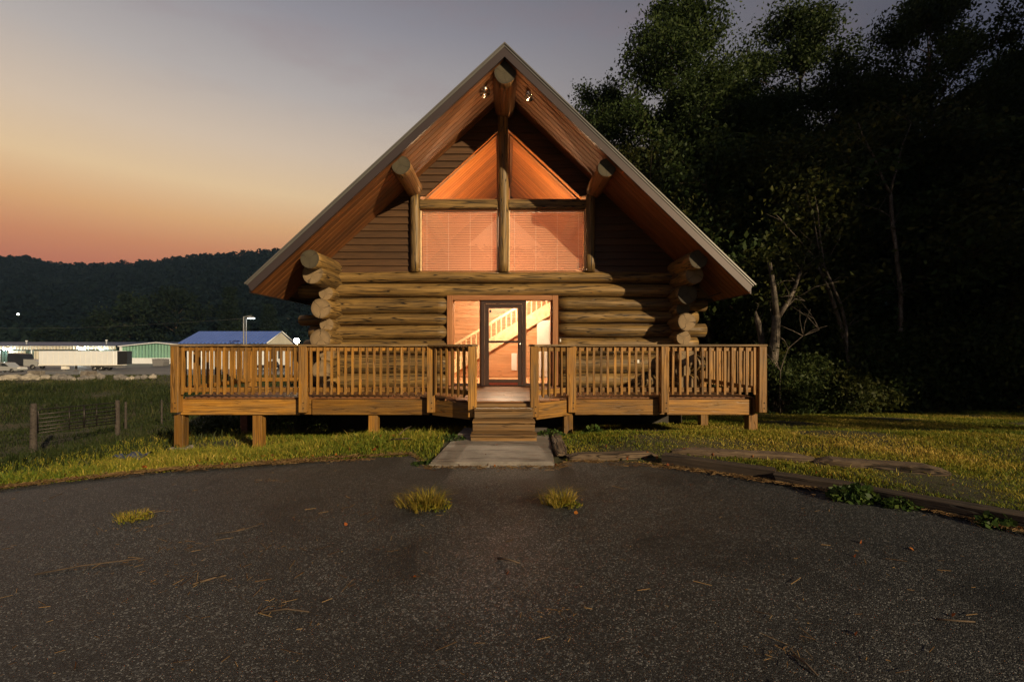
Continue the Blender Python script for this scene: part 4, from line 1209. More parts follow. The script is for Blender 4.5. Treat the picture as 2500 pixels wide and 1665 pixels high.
# lawn on the right
X, Y = scatter(620000, 0.6, 18, 3.4, 16, lambda x, y: (y > drive_edge(x) + 0.03 + 0.05 * vnoise(x, y, 5)) & off_house(x, y) & in_view(x, y) & (RNG.uniform(0, 1, len(x)) < np.clip(5.5 / y, 0, 1) ** 1.1))
tn = np.clip(0.36 + 0.30 * vnoise(X, Y, 1.3, 3) + 0.24 * vnoise(X, Y, 4.3, 5) + RNG.normal(0, 0.2, len(X)), 0, 1)
hh = np.clip(0.05 + 0.035 * vnoise(X, Y, 2.6, 8) + 0.02 * vnoise(X, Y, 6.6, 9) + RNG.exponential(0.015, len(X)), 0.012, 0.16) * 0.8 * (0.55 + 0.45 * sstep(0, 0.8, Y - drive_edge(X)))
tag(add('lawn_grass', blades('lawn_grass', X, Y, hh, 0.006 + 0.0007 * Y, M_lawn, 0.9, tn)), 'yellow green lawn grass covering the ground right of the path', 'grass', kind='stuff')
# verge on the left: longer and greener
X, Y = scatter(260000, -9, -0.6, 3.8, 11.5, lambda x, y: (y > drive_edge(x) + 0.03 + 0.05 * vnoise(x, y, 5)) & off_house(x, y) & in_view(x, y) & (RNG.uniform(0, 1, len(x)) < np.clip(1.5 - (y - drive_edge(x)) / 3.0, 0.25, 1)))
tn = np.clip(0.24 + 0.22 * vnoise(X, Y, 1.3, 13) + RNG.normal(0, 0.2, len(X)) + 0.35 * (RNG.uniform(0, 1, len(X)) < 0.12), 0, 1)
hh = np.clip(0.06 + 0.05 * vnoise(X, Y, 2.9, 18) + RNG.exponential(0.032, len(X)), 0.02, 0.24) * (0.4 + 0.6 * sstep(0, 0.5, Y - drive_edge(X)))
tag(add('verge_grass', blades('verge_grass', X, Y, hh, 0.0105, M_lawn, 0.8, tn)), 'long green verge grass between the asphalt and the left deck legs', 'grass', kind='stuff')
# pasture below, to the left
X, Y = scatter(420000, -75, -4, 6, 64, lambda x, y: (x > -1.2 * y - 2) & (x < -4.4 - 0.0 * y) & ((x < -6.0) | (y > 11)) & (RNG.uniform(0, 1, len(x)) < np.clip(14 / y, 0.05, 1)) & (x < -0.36 * y + 1.0))
tn = np.clip(0.42 + 0.25 * vnoise(X, Y, 0.35, 23) + RNG.normal(0, 0.2, len(X)), 0, 1)
tall = sstep(30, 44, Y)
hh = (0.14 + RNG.exponential(0.06, len(X))) * (1 + 3.2 * tall * np.clip(0.5 + 0.5 * vnoise(X, Y, 0.4, 29), 0.15, 1))
tag(add('pasture_grass', blades('pasture_grass', X, Y, hh, 0.012 + 0.0011 * Y, M_field, 0.6, tn)), 'dark rough pasture grass falling away left of the drive', 'grass', kind='stuff')

# tufts growing through the asphalt
def tuft(px, py, n, R, h, label, seed):
    rng = np.random.default_rng(seed)
    y = CAMH * FPX / (py - 843); x = (px - 1232) / FPX * y
    t = thing('grass_tuft', (x, y, 0.02), label, 'grass tuft', 'tufts in the asphalt')
    a = rng.uniform(0, 6.28, n); r = R * np.sqrt(rng.uniform(0, 1, n)) * 0.55
    r = r * (0.75 + 0.5 * np.sin(3 * a + seed) * np.cos(2 * a))
    X, Y = x + np.cos(a) * r * 1.3, y + np.sin(a) * r
    me = blades('blades', X, Y, h * rng.uniform(0.3, 1.1, n) * (1 - 0.4 * r / R), 0.005, M_tuft, 1.0 + 1.1 * r / R, np.clip(rng.normal(0.6, 0.25, n), 0, 1), np.full(n, 0.015), rng, a + rng.normal(0, 0.7, n))
    add('blades', me, t)
    n2 = n // 3
    a = rng.uniform(0, 6.28, n2); r = R * np.sqrt(rng.uniform(0, 1, n2)) * 0.5
    C = np.stack([x + 0.08 + np.cos(a) * r, y - 0.03 + np.sin(a) * r, rng.uniform(0.02, 0.07, n2)], -1)
    add('leaves', leafmesh('leaves', C, 0.014, M_tuft, rng, tone=rng.uniform(0, .5, n2)), t)
tuft(1045, 1240, 620, 0.34, 0.23, 'larger yellow grass tuft in the asphalt, left of the path end', 61)
tuft(1372, 1236, 430, 0.26, 0.22, 'yellow green grass tuft in the asphalt, right of the path end', 62)
tuft(318, 1272, 260, 0.26, 0.10, 'small flat grass tuft alone on the left side of the asphalt', 63)

# weeds
def weed(px, py, n, R, H, label, seed, leaf=0.03):
    rng = np.random.default_rng(seed)
    y = CAMH * FPX / (py - 843); x = (px - 1232) / FPX * y; g = max(0.0, gz(x, y))
    t = thing('weed_clump', (x, y, g), label, 'weed', 'weeds along the timbers')
    a = rng.uniform(0, 6.28, n); r = R * np.sqrt(rng.uniform(0, 1, n))
    zz = H * rng.uniform(0.1, 1, n) * (1 - 0.6 * (r / R) ** 2)
    C = np.stack([x + np.cos(a) * r * 1.6, y + np.sin(a) * r, g + zz], -1)
    add('leaves', leafmesh('leaves', C, leaf, M_weed, rng, 0.7, tone=np.clip(rng.normal(.5, .3, n), 0, 1)), t)
    paths = [[(Vector((x, y, g - 0.02)), 0.005), (Vector(c), 0.002)] for c in C[::14]]
    tubeobj('stems', paths, M_weed, t, 4)
weed(2085, 1222, 300, 0.16, 0.18, 'big leafy green weed growing against the dark timber', 71, 0.035)
weed(2200, 1240, 150, 0.12, 0.11, 'smaller weed right of the big one against the timber', 72, 0.028)
weed(2430, 1285, 120, 0.10, 0.13, 'weed at the right end of the dark timber', 73, 0.028)
weed(1036, 1140, 200, 0.12, 0.09, 'leafy weed at the front left corner of the concrete path', 74, 0.022)
weed(1100, 1090, 260, 0.16, 0.10, 'leafy weeds along the left edge of the concrete path', 75, 0.022)
weed(1345, 1080, 320, 0.16, 0.14, 'dark green weeds crowding the right edge of the concrete path', 76, 0.022)
weed(1450, 1062, 120, 0.13, 0.18, 'broad leafed weed below the deck right of the steps', 77, 0.045)

# litter: straw, needles, chips and leaves on the asphalt and along its edge
def litter(name, n, xy, size, mat, label, cat, seed, thick=0.0022, zoff=0.03):
    rng = np.random.default_rng(seed)
    X, Y = xy(rng, n); n = len(X)
    a = rng.uniform(0, np.pi, n); L_ = size * rng.exponential(0.8, n).clip(0.25, 3.2)
    w = thick * rng.uniform(0.7, 1.7, n) * (1 + Y * 0.12)
    Z = np.where(Y < drive_edge(X), zoff, ground(X, Y) + zoff) + rng.uniform(0, 0.006, n)
    d = np.stack([np.cos(a), np.sin(a), rng.uniform(-0.03, 0.1, n)], -1) * (L_ / 2)[:, None]
    s = np.stack([-np.sin(a), np.cos(a), np.zeros(n)], -1) * w[:, None]
    c = np.stack([X, Y, Z], -1)
    up = np.array([0, 0, 1.0]) * w[:, None]
    V = np.stack([c - d - s, c - d + s, c + d + s, c + d - s, c - d + up, c + d + up], 1)
    b0 = (np.arange(n) * 6)[:, None]
    F = np.concatenate([b0 + np.array([[0, 3, 5, 4]]), b0 + np.array([[1, 4, 5, 2]])], 0)
    tag(add(name, npmesh(name, V.reshape(-1, 3), F, mat, False, np.repeat(rng.uniform(0, 1, n), 6))), label, cat, kind='stuff')
def on_drive(rng, n):
    Y = 1.6 + 4.6 * rng.uniform(0, 1, n) ** 1.2; X = rng.uniform(-1.15, 1.15, n) * Y
    den = np.clip(0.25 + 0.6 * vnoise(X, Y, 1.7, 31) + 0.25 * (X < 0.3), 0.04, 1)
    k = (rng.uniform(0, 1, n) < den) & (Y < drive_edge(X)); return X[k], Y[k]
litter('straw_litter', 900, on_drive, 0.045, M_straw, 'thin straw and pine needles strewn over the asphalt', 'straw', 81, 0.0013)
def piles(rng, n):
    cs = [(490, 1425, .28), (270, 1390, .22), (700, 1490, .2), (300, 1300, .2), (660, 1180, .15), (1360, 1500, .2), (1900, 1610, .16), (820, 1262, .3), (350, 1260, .2), (660, 1345, .25), (420, 1345, .2)]
    X, Y = [], []
    for px, py, s in cs:
        y = CAMH * FPX / (py - 843); x = (px - 1232) / FPX * y
        m = n // len(cs); X.append(x + rng.normal(0, s * 0.8, m) * 0.8); Y.append(y + rng.normal(0, s * 0.28, m))
    return np.concatenate(X), np.concatenate(Y)
litter('twig_litter', 240, piles, 0.045, M_straw, 'small piles of straw and bark swept over the asphalt', 'straw', 82, 0.0011)
def along_edge(rng, n):
    X = rng.uniform(-6.5, 8, n); Y = drive_edge(X) + rng.normal(0.0, 0.06, n) - np.where(X > 1.3, 0.05, 0.0)
    k = ~((X > -1.0) & (X < 0.7) & (rng.uniform(0, 1, n) < 0.7)); return X[k], Y[k]
litter('edge_litter', 9000, along_edge, 0.05, M_straw, 'dry straw gathered along the asphalt edge', 'straw', 83, 0.0022)
def spread_leaves(name, n, area, size, label, seed):
    rng = np.random.default_rng(seed); X, Y = area(rng, n)
    Z = np.where(Y < drive_edge(X), 0.03, ground(X, Y) + 0.05)
    V = []
    a = rng.uniform(0, 6.28, len(X))
    C = np.stack([X, Y, Z], -1)
    me = leafmesh(name, C, size, M_redleaf, rng, 0.75)
    tag(add(name, me), label, 'leaves', kind='stuff')
spread_leaves('fallen_leaves', 130, lambda r, n: ((lambda X: (X, drive_edge(X) + np.abs(r.normal(0.05, 0.5, n))))(r.uniform(-6, 8, n))), 0.026, 'red brown fallen leaves lying along the grass edge', 91)
spread_leaves('scattered_leaves', 16, lambda r, n: ((lambda Y: (r.uniform(-1, 1, n) * Y, Y))(r.uniform(2, 5.4, n))), 0.022, 'few orange leaves lying on the bare asphalt', 92)

def stick(name, pts, r, label, mat=M_bark, cat='twig', group=None):
    V = []
    path = []
    for px, py, dz in pts:
        y = CAMH * FPX / (py - 843); x = (px - 1232) / FPX * y
        z0 = 0.03 if y < drive_edge(x) else gz(x, y) + 0.06
        path.append((Vector((x, y, z0 + dz)), r))
    path = [(p, r * (1 - 0.5 * i / len(path))) for i, (p, _) in enumerate(path)]
    b = path[0][0]
    t = tubeobj(name, [[(p - b, rr) for p, rr in path]], mat, None, 5, True, Matrix.Translation(b))
    tag(t, label, cat, group)
G = 'twigs lying on the asphalt'
stick('twig', [(85, 1412, 0), (200, 1392, .005), (350, 1375, .01)], .006, 'long dark twig on the asphalt at the lower left', group=G)
stick('twig', [(470, 1437, 0), (520, 1425, .01), (552, 1418, .01)], .008, 'short brown bark strip on the asphalt left of centre', M_rot, group=G)
stick('twig', [(630, 1508, 0), (700, 1500, .006), (755, 1505, 0)], .006, 'curved dark twig on the asphalt below the straw pile', group=G)
stick('twig', [(1215, 1372, 0), (1240, 1378, .012), (1268, 1384, .0)], .009, 'short black twig in the painted shine at the centre', group=G)
stick('twig', [(1938, 1612, 0), (1965, 1635, .008), (1995, 1662, 0)], .007, 'dark twig at the bottom edge right of centre', group=G)
stick('twig', [(2290, 1523, 0), (2340, 1530, .006), (2380, 1530, 0)], .006, 'thin pale twig on the asphalt at the lower right', M_rot, group=G)
stick('twig', [(525, 1312, 0), (590, 1305, .008), (640, 1285, .0)], .005, 'thin twig on the asphalt right of the small flat tuft', group=G)
stick('pale_stick', [(955, 1101, 0.03), (1000, 1100, .04)], .012, 'flat pale stick lying in the grass left of the path', M_rot, 'stick')
stick('pale_stick', [(975, 1088, 0.02), (990, 1078, .08), (1004, 1070, .12)], .010, 'pale stick poking up from the grass left of the path', M_rot, 'stick')
stick('fallen_branch', [(940, 1062, 0.02), (985, 1060, .06), (1015, 1044, .14)], .01, 'thin bent branch in the grass under the deck', M_bark, 'branch')

# timbers edging the drive
def tie(name, a, b_, w, h, z0, mat, label, seed, rot=False):
    pa = ((a[0] - 1232) / (a[1] - 843) * CAMH, CAMH * FPX / (a[1] - 843)); pb = ((b_[0] - 1232) / (b_[1] - 843) * CAMH, CAMH * FPX / (b_[1] - 843))
    p0 = Vector((pa[0], pa[1], z0)); p1 = Vector((pb[0], pb[1], z0)); Ln = (p1 - p0).length
    rn = random.Random(seed); n = max(8, int(Ln / 0.09)); V, F = [], []
    prof = [(-.5, -.5), (-.5, 0), (-.5, .42), (-.38, .5), (0, .5), (.38, .5), (.5, .42), (.5, 0), (.5, -.5)]
    ph = [rn.uniform(0, 6.28) for _ in range(9)]
    for i in range(n + 1):
        t = i / n; x = (t - .5) * Ln
        endf = 1.0 if not rot else min(1.0, 0.35 + 5 * min(t, 1 - t))
        for k, (u, v) in enumerate(prof):
            j = (0.05 if rot else 0.02) * math.sin(ph[k] + x * (9 if rot else 4)) + (0.07 if rot else 0.015) * rn.uniform(-1, 1)
            V.append((x + (rn.uniform(-.02, .02) if i in (0, n) else 0), u * w * (1 + j) * (0.7 + 0.3 * endf), v * h * endf * (1 + j) + 0.01 * math.sin(x * 2 + ph[0])))
    m = len(prof)
    for i in range(n):
        for k in range(m - 1):
            F.append((i * m + k, (i + 1) * m + k, (i + 1) * m + k + 1, i * m + k + 1))
    F.append(tuple(range(m))); F.append(tuple(n * m + k for k in range(m - 1, -1, -1)))
    o = meshobj(name, V, F, mat, None, frame((p0 + p1) / 2 + Vector((0, 0, h / 2)), p1 - p0))
    return tag(o, label, 'timber', 'timbers edging the drive')
tie('railroad_tie', (1622, 1134), (1893, 1172), 0.17, 0.17, -0.02, M_tie, 'dark squared timber edging the drive, end nearest the path', 101)
tie('railroad_tie', (1893, 1176), (2108, 1210), 0.17, 0.14, -0.03, M_tie, 'dark squared timber edging the drive, the middle length', 102)
tie('railroad_tie', (2112, 1214), (2560, 1302), 0.17, 0.17, -0.04, M_tie, 'dark squared timber edging the drive, length at the right edge', 103)
tie('rotten_timber', (1640, 1118), (1985, 1142), 0.20, 0.14, 0.03, M_rot, 'grey rotting timber lying in the grass behind the dark edging', 104, True)
tie('rotten_timber', (1985, 1146), (2310, 1176), 0.26, 0.15, 0.03, M_rot, 'split weathered log end in the grass at the right', 105, True)
tie('rotten_timber', (1385, 1127), (1600, 1120), 0.18, 0.12, 0.0, M_rot, 'short rotten timber beside the path in front of the lawn', 106, True)
tie('rotten_timber', (1372, 1124), (1350, 1066), 0.17, 0.11, 0.03, M_rot, 'mossy rotten timber along the right edge of the path', 107, True)

# blue scrap in the verge
c = (P(325, 1105, 7.3)); g = gz(c.x, c.y)
V, F = [], []
for i in range(7):
    for j in range(5):
        V.append(((i - 3) * 0.075, (j - 2) * 0.08, 0.05 + 0.035 * math.sin(i * 1.9 + j) + 0.02 * math.sin(j * 2.7) - 0.004 * (abs(i - 3) + abs(j - 2))))
for i in range(6):
    for j in range(4):
        F.append((i * 5 + j, (i + 1) * 5 + j, (i + 1) * 5 + j + 1, i * 5 + j + 1))
M_blue = plain('blue_tarp', (0.03, 0.06, 0.16), 0.45)
tag(meshobj('tarp_scrap', V, F, M_blue, None, Matrix.Translation((c.x, c.y, g + 0.06)), True), 'crumpled blue tarp scrap in the grass left of the deck', 'tarp')

# ------------------------------------------------------------------ pasture gate and fence
M_gate = plain('gate_steel', (0.04, 0.036, 0.033), 0.45, 0.7, var=0.3, scale=8)
def fpost(px, y, ytop, w, label, lean=0.0):
    x = (px - 1232) / FPX * y; g = gz(x, y); zt = P(px, ytop, y).z
    n = 6
    V, F = tubes([[(Vector((lean * t, 0, (zt - g + 0.3) * t - 0.3)), w / 2 * (1 + 0.05 * math.sin(5 * t)) * (1 if t < 1 else .9)) for t in [k / n for k in range(n + 1)]]], 9)
    o = meshobj('fence_post', V, F, M_fence, None, Matrix.Translation((x, y, g)), True)
    tag(o, label, 'fence post', 'posts of the pasture fence'); return Vector((x, y, g)), zt
pa, za = fpost(81, 23.4, 985, 0.28, 'thick grey fence post at the left end of the steel gate', 0.03)
pb, zb_ = fpost(287, 27.6, 977, 0.25, 'thick grey fence post at the right end of the steel gate')
pc, zc_ = fpost(307, 29.5, 981, 0.14, 'thin grey fence post just behind the gate end')
pdp, zd_ = fpost(395, 30.5, 976, 0.11, 'thin grey fence post right of the gate beside the deck corner')
pe, ze_ = fpost(557, 30.0, 1000, 0.10, 'thin fence post seen under the deck beside the red leg')
gate = thing('pasture_gate', (pa.x, pa.y, pa.z), 'tubular steel farm gate with horizontal bars in the dark pasture', 'gate')
ga, gb = P(93, 1000, 23.7), P(282, 983, 27.4)
hgt = 1.22
gd = gb - ga
def gp(u, v): return ga + gd * u - Vector((0, 0, v))
tubeobj('gate_frame', [[(gp(0.0, hgt), .03), (gp(0.0, .12), .03), (gp(0.01, .04), .03), (gp(0.035, 0.0), .03), (gp(.97, 0), .03), (gp(1.0, .1), .03), (gp(1.0, hgt), .03), (gp(0.0, hgt), .03)]], M_gate, gate, 7)
for v in (0.25, 0.47, 0.68, 0.88, 1.06):
    tubeobj('bar', [[(gp(0.0, v), .032), (gp(1.0, v), .032)]], M_gate, gate, 6)
for u, w_ in ((0.37, .03), (0.56, .05), (0.73, .03)):
    tubeobj('upright', [[(gp(u, 0), w_), (gp(u, hgt), w_)]], M_gate, gate, 6)
wire = thing('fence_wire', (pc.x, pc.y, pc.z), 'strands of fence wire between the thin posts right of the gate', 'wire')
for k in range(4):
    f = 0.25 + 0.22 * k
    q = [Vector((p.x, p.y, p.z + (z - p.z) * f)) for p, z in ((pb, zb_), (pc, zc_), (pdp, zd_), (pe, ze_))]
    tubeobj('strand', [[(p, .004) for p in q]], M_gate, wire, 4)

# ------------------------------------------------------------------ yard beyond the pasture
ZL = -3.6
def sheet_mat():
    b = NB('lot_asphalt'); v = b.n('ShaderNodeNewGeometry').outputs['Position']
    n = b.noise(v, 0.12, 5, 0.6)
    b.bsdf(Base_Color=b.ramp(n, [(0.35, (0.06, 0.06, 0.065)), (0.65, (0.16, 0.155, 0.15))]), Roughness=0.55); return b.done()
M_lot = sheet_mat()
V = [(-260, 76, ZL), (-30, 74, ZL), (-20, 80, ZL), (-20, 150, ZL), (-260, 150, ZL)]
tag(meshobj('parking_lot', V, [(0, 1, 2, 3, 4)], M_lot), kind='structure')

def ribbed(name, c1, c2, period, rough=0.45, metal=0.2, axis='X'):
    b = NB(name); v = b.n('ShaderNodeNewGeometry').outputs['Position']
    s = b.n('ShaderNodeSeparateXYZ', {0: v})
    w = b.math('SINE', b.math('MULTIPLY', s.outputs[axis], 6.283 / period))
    n = b.noise(b.mapv(v, (0.6, 0.6, 0.1)), 0.8, 4, 0.6)
    c = b.mix(b.ramp(n, [(0.3, (0, 0, 0)), (0.7, (1, 1, 1))]), c1, c2)
    b.bsdf(Base_Color=c, Roughness=rough, Metallic=metal, Normal=b.bump(w, 0.8, 0.08)); return b.done()
M_green = ribbed('green_steel', (0.16, 0.36, 0.28), (0.26, 0.46, 0.36), 0.9)
M_dgreen = ribbed('dark_green_steel', (0.05, 0.10, 0.09), (0.09, 0.14, 0.12), 0.9)
M_cream = ribbed('cream_steel', (0.55, 0.53, 0.44), (0.68, 0.65, 0.55), 0.9)
M_bluero = ribbed('blue_roof_steel', (0.08, 0.17, 0.58), (0.10, 0.20, 0.66), 0.9, 0.4, 0.3)
M_navy = ribbed('navy_roof_steel', (0.03, 0.05, 0.13), (0.04, 0.07, 0.17), 0.9, 0.4, 0.3)
M_sheet = plain('yard_white', (0.74, 0.78, 0.82), 0.5, var=0.05, scale=0.6)
M_grey = plain('yard_grey', (0.18, 0.18, 0.185), 0.5)
M_tyre = plain('tyre', (0.02, 0.02, 0.02), 0.85)
M_rim = plain('wheel_rim', (0.6, 0.6, 0.6), 0.35, 0.8)
M_dglass = plain('dark_glass', (0.02, 0.025, 0.03), 0.08)
def glow(name, col, st):
    m = NB(name); em = m.n('ShaderNodeEmission', {'Color': tuple(col) + (1,), 'Strength': st}); m.l(em.outputs[0], m.out.inputs[0]); return m.done()
M_wp = glow('wall_lamp_glow', (0.88, 1.0, 0.92), 150)
M_warm = glow('yard_lamp_glow', (1.0, 0.82, 0.5), 150)
M_far = glow('far_lamp_glow', (0.9, 1.0, 0.85), 14)

# green gabled shed
sh = thing('green_shed', (-99, 135, ZL), 'long pale green steel shed with a low gable facing us', 'building')
xa, xb, xp = -109.4, -88.6, -99.1
ze, zp = 1.35, 2.30
prism('front_wall', [(xa, -2.0), (xb, -2.0), (xb, ze), (xp, zp), (xa, ze)], 130, 130.3, M_green, sh)
block('base_wall', xa - .1, xb + .1, 129.8, 130.35, ZL, -2.0, M_sheet, sh)
prism('roof', [(xa - .6, ze - .1), (xp, zp + .02), (xb + .6, ze - .1), (xb + .6, ze + .18), (xp, zp + .3), (xa - .6, ze + .18)], 129.5, 165, M_navy, sh)
prism('rake_trim', [(xa - .6, ze - .14), (xp, zp - .02), (xb + .6, ze - .14), (xb + .6, ze + .1), (xp, zp + .22), (xa - .6, ze + .1)], 129.3, 129.5, M_sheet, sh)
block('side_wall', xb - .2, xb, 130.3, 164, ZL, ze, M_green, sh)
block('corner_post', xa - .3, xa + .2, 129.6, 130.2, ZL, ze, M_sheet, sh)
# dark wing with loading doors
wg2 = thing('loading_dock_building', (-150, 130, ZL), 'low dark green loading building with pale doors behind the parked trailer', 'building')
block('wall', -215, -109.9, 128.6, 129.0, ZL, 1.0, M_dgreen, wg2)
block('fascia', -215, -109.8, 127.9, 128.5, 0.42, 1.45, M_cream, wg2)
V = [(-216, 127.8, 1.46), (-109.6, 127.8, 1.46), (-109.6, 142, 2.5), (-216, 142, 2.5), (-216, 127.8, 1.6), (-109.6, 127.8, 1.6), (-109.6, 142, 2.64), (-216, 142, 2.64)]
meshobj('roof', V, [(3, 2, 1, 0), (4, 5, 6, 7), (0, 1, 5, 4), (1, 2, 6, 5), (2, 3, 7, 6), (3, 0, 4, 7)], M_navy, wg2)
for px0, px1 in ((22, 62), (84, 127), (150, 240)):
    x0, x1 = (px0 - 1232) / FPX * 128.5, (px1 - 1232) / FPX * 128.5
    dr = block('loading_door', x0, x1, 128.4, 128.58, ZL, 0.0, M_cream, wg2)
for px in (78, 0):
    x0 = (px - 1232) / FPX * 128.3
    tubeobj('downpipe', [[((x0, 128.2, ZL), .15), ((x0, 128.2, 0.9), .15)]], M_sheet, wg2, 6)
for px, hh_ in ((260, 1.2), (65, 1.0)):
    x0 = (px - 1232) / FPX * 133
    tubeobj('roof_vent', [[((x0, 133, 1.6), .18), ((x0, 133, 1.7 + hh_), .18), ((x0, 133, 1.72 + hh_), .3), ((x0, 133, 2.0 + hh_), .3)]], M_sheet, wg2, 8)
def wall_lamp(px, py, y, s, label, mat=M_wp):
    c = P(px, py, y)
    t = thing('wall_lamp', (c.x, y + 0.3, c.z), label, 'lamp', 'lamps on the loading building')
    block('housing', c.x - s, c.x + s, y - 0.05, y + 0.5, c.z + s * .6, c.z + s * 1.0, M_black, t)
    block('lens', c.x - s * .8, c.x + s * .8, y - 0.25, y + 0.1, c.z - s * .5, c.z + s * .58, mat, t)
wall_lamp(12, 853, 127.4, 0.36, 'glaring wall lamp on the loading building at the left edge')
wall_lamp(195, 851, 127.4, 0.36, 'glaring wall lamp on the loading building above the trailer')
wall_lamp(247, 853.5, 127.4, 0.2, 'small wall lamp on the loading building above the trailer end')

# blue-roofed building
bb = thing('blue_roof_building', (-62, 106, ZL), 'white building with a bright blue steel gable roof beyond the deck railing', 'building')
x0, x1, y0, y1 = -71.2, -52.4, 100, 113
block('wall', x0 + .3, x1 - .3, y0 + .3, y1 - .3, ZL, 1.95, M_sheet, bb)
ym = (y0 + y1) / 2; zr = 4.75; zv = 2.02
for sgn, ya in ((1, y0 - .3), (-1, y1 + .3)):
    V = [(x0 - .3, ya, zv), (x1 + .3, ya, zv), (x1 + .3, ym, zr), (x0 - .3, ym, zr), (x0 - .3, ya, zv + .15), (x1 + .3, ya, zv + .15), (x1 + .3, ym, zr + .15), (x0 - .3, ym, zr + .15)]
    meshobj('roof', V, [(3, 2, 1, 0), (4, 5, 6, 7), (0, 1, 5, 4), (1, 2, 6, 5), (2, 3, 7, 6), (3, 0, 4, 7)], M_bluero, bb)
meshobj('gable_end', [(x1, y0, 1.9), (x1, y1, 1.9), (x1, ym, zr - .05), (x1 - .2, y0, 1.9), (x1 - .2, y1, 1.9), (x1 - .2, ym, zr - .05)], [(0, 1, 2), (5, 4, 3), (0, 3, 4, 1), (1, 4, 5, 2), (2, 5, 3, 0)], M_cream, bb)
for ya in (y0 - .3, y1 + .3):
    tubeobj('rake_trim', [[((x1 + .32, ya, zv + .08), .13), ((x1 + .32, ym, zr + .08), .13)]], M_sheet, bb, 4)
for k in range(5):
    xx = x0 + 2 + k * 3.5
    block('door', xx, xx + 2.4, y0 + .22, y0 + .29, ZL, 0.4, M_sheet, bb)
for k in range(3):
    block('window', x1 - .29, x1 - .22, y0 + 2.5 + k * 3.4, y0 + 4 + k * 3.4, -1.5, 0.3, M_dglass, bb)

# lamps on poles
lp = thing('floodlight_pole', (P(598, 900, 90).x, 90, ZL), 'slim pole with a floodlight head above the blue roof', 'lamp post')
xq = P(598, 900, 90).x
tubeobj('pole', [[((xq - .25, 90, ZL), .16), ((xq - .25, 90, 7.3), .12)], [((xq + .25, 90, ZL), .1), ((xq + .25, 90, 7.0), .09)]], M_grey, lp, 7)
board('arm', (xq - .3, 90, 7.2), (xq + 1.3, 90, 7.5), .12, .12, M_grey, lp)
block('lamp_head', xq + .7, xq + 1.7, 89.6, 90.4, 7.0, 7.3, M_grey, lp)
block('lens', xq + .8, xq + 1.75, 89.62, 90.38, 6.85, 6.98, glow('pole_lamp_glow', (0.8, 0.95, 1.0), 14), lp)
yl = thing('yard_lamp', (P(724, 832, 84).x, 84, ZL), 'glaring warm yard lamp on a pole just left of the cabin corner', 'lamp post')
c = P(724, 832, 84)
tubeobj('pole', [[((c.x, 84.3, gz(c.x, 84)), .13), ((c.x, 84.3, c.z + .5), .1)]], M_grey, yl, 7)
tubeobj('lamp_shade', [[((c.x, 84, c.z + .55), .1), ((c.x, 84, c.z + .5), .38), ((c.x, 84, c.z + .36), .42)]], M_grey, yl, 10)
bm = bmesh.new(); bmesh.ops.create_uvsphere(bm, u_segments=12, v_segments=8, radius=0.5); me = bpy.data.meshes.new('bulb'); bm.to_mesh(me); bm.free(); setmats(me, M_warm)
add('bulb', me, yl, Matrix.Translation(c))
# small lights on the far hillside are placed after the hill

def wheel(t, c, r, w, axis=(0, 1, 0)):
    a = Vector(axis).normalized() * w / 2; c = Vector(c)
    wh = holder('wheel', t, c)
    tubeobj('tyre', [[(c - a, r * .55), (c - a, r * .92), (c - a * .7, r), (c + a * .7, r), (c + a, r * .92), (c + a, r * .55)]], M_tyre, wh, 16)
    tubeobj('rim', [[(c - a * 1.04, r * .25), (c - a * 1.03, r * .6), (c - a * .9, r * .62)]], M_rim, wh, 12)

M_dark = plain('dark_paint', (0.03, 0.035, 0.045), 0.25, 0.3, var=.05)
# box trailer
tr = thing('box_trailer', (-88, 95.3, ZL), 'long white box trailer with its dark rear end open, parked in the yard', 'trailer')
x0, x1 = P(94, 0, 94).x, P(285, 0, 94).x
ztop, zbot = P(0, 857, 94).z, P(0, 891, 94).z
block('box_body', x0, x1 - 0.6, 94, 96.5, zbot, ztop, M_sheet, tr, 0.06)
block('end_frame', x1 - 0.6, x1, 94.0, 96.5, zbot, ztop, M_sheet, tr, 0.05)
block('rail_band', x0 - .02, x1 + .02, 93.97, 96.53, zbot - .12, zbot + .1, M_white, tr)
xd = P(310, 0, 96).x
board('rear_shade_panel', (x1 + .05, 94.1, (zbot + ztop) / 2), (x1 + .12, 96.4, (zbot + ztop) / 2), .06, ztop - zbot - .1, M_black, tr)  # black sheet standing for the shaded inside of the open trailer
board('rear_shade_panel', (x1 + .05, 96.4, (zbot + ztop) / 2), (xd, 97.3, (zbot + ztop) / 2), .06, ztop - zbot - .1, M_dark, tr)  # door leaf, coloured dark to carry on the shade of the inside
for k in range(14):
    xx = x0 + .8 + k * (x1 - x0 - 1.6) / 13
    block('side_seam', xx - .02, xx + .02, 93.985, 94.0, zbot + .12, ztop - .1, M_white, tr, 0)
for px in (230, 245):
    for yy in (94.2, 96.2):
        wheel(tr, (P(px, 0, 94).x, yy, ZL + .5), .5, .5)
block('landing_gear', P(152, 0, 94).x - .15, P(152, 0, 94).x + .15, 94.3, 94.6, ZL + .02, zbot, M_grey, tr)
block('landing_gear', P(163, 0, 94).x - .15, P(163, 0, 94).x + .15, 95.9, 96.2, ZL + .02, zbot, M_grey, tr)
block('side_light_box', P(154, 0, 94).x - .5, P(154, 0, 94).x + .5, 94.1, 94.9, zbot - .9, zbot - .25, M_white, tr)
block('bumper', x1 - .3, x1 - .1, 94.1, 96.4, ZL + .5, ZL + .65, M_grey, tr)
block('chassis', P(215, 0, 94).x, x1 - .4, 94.6, 95.9, zbot - .5, zbot - .13, M_grey, tr)

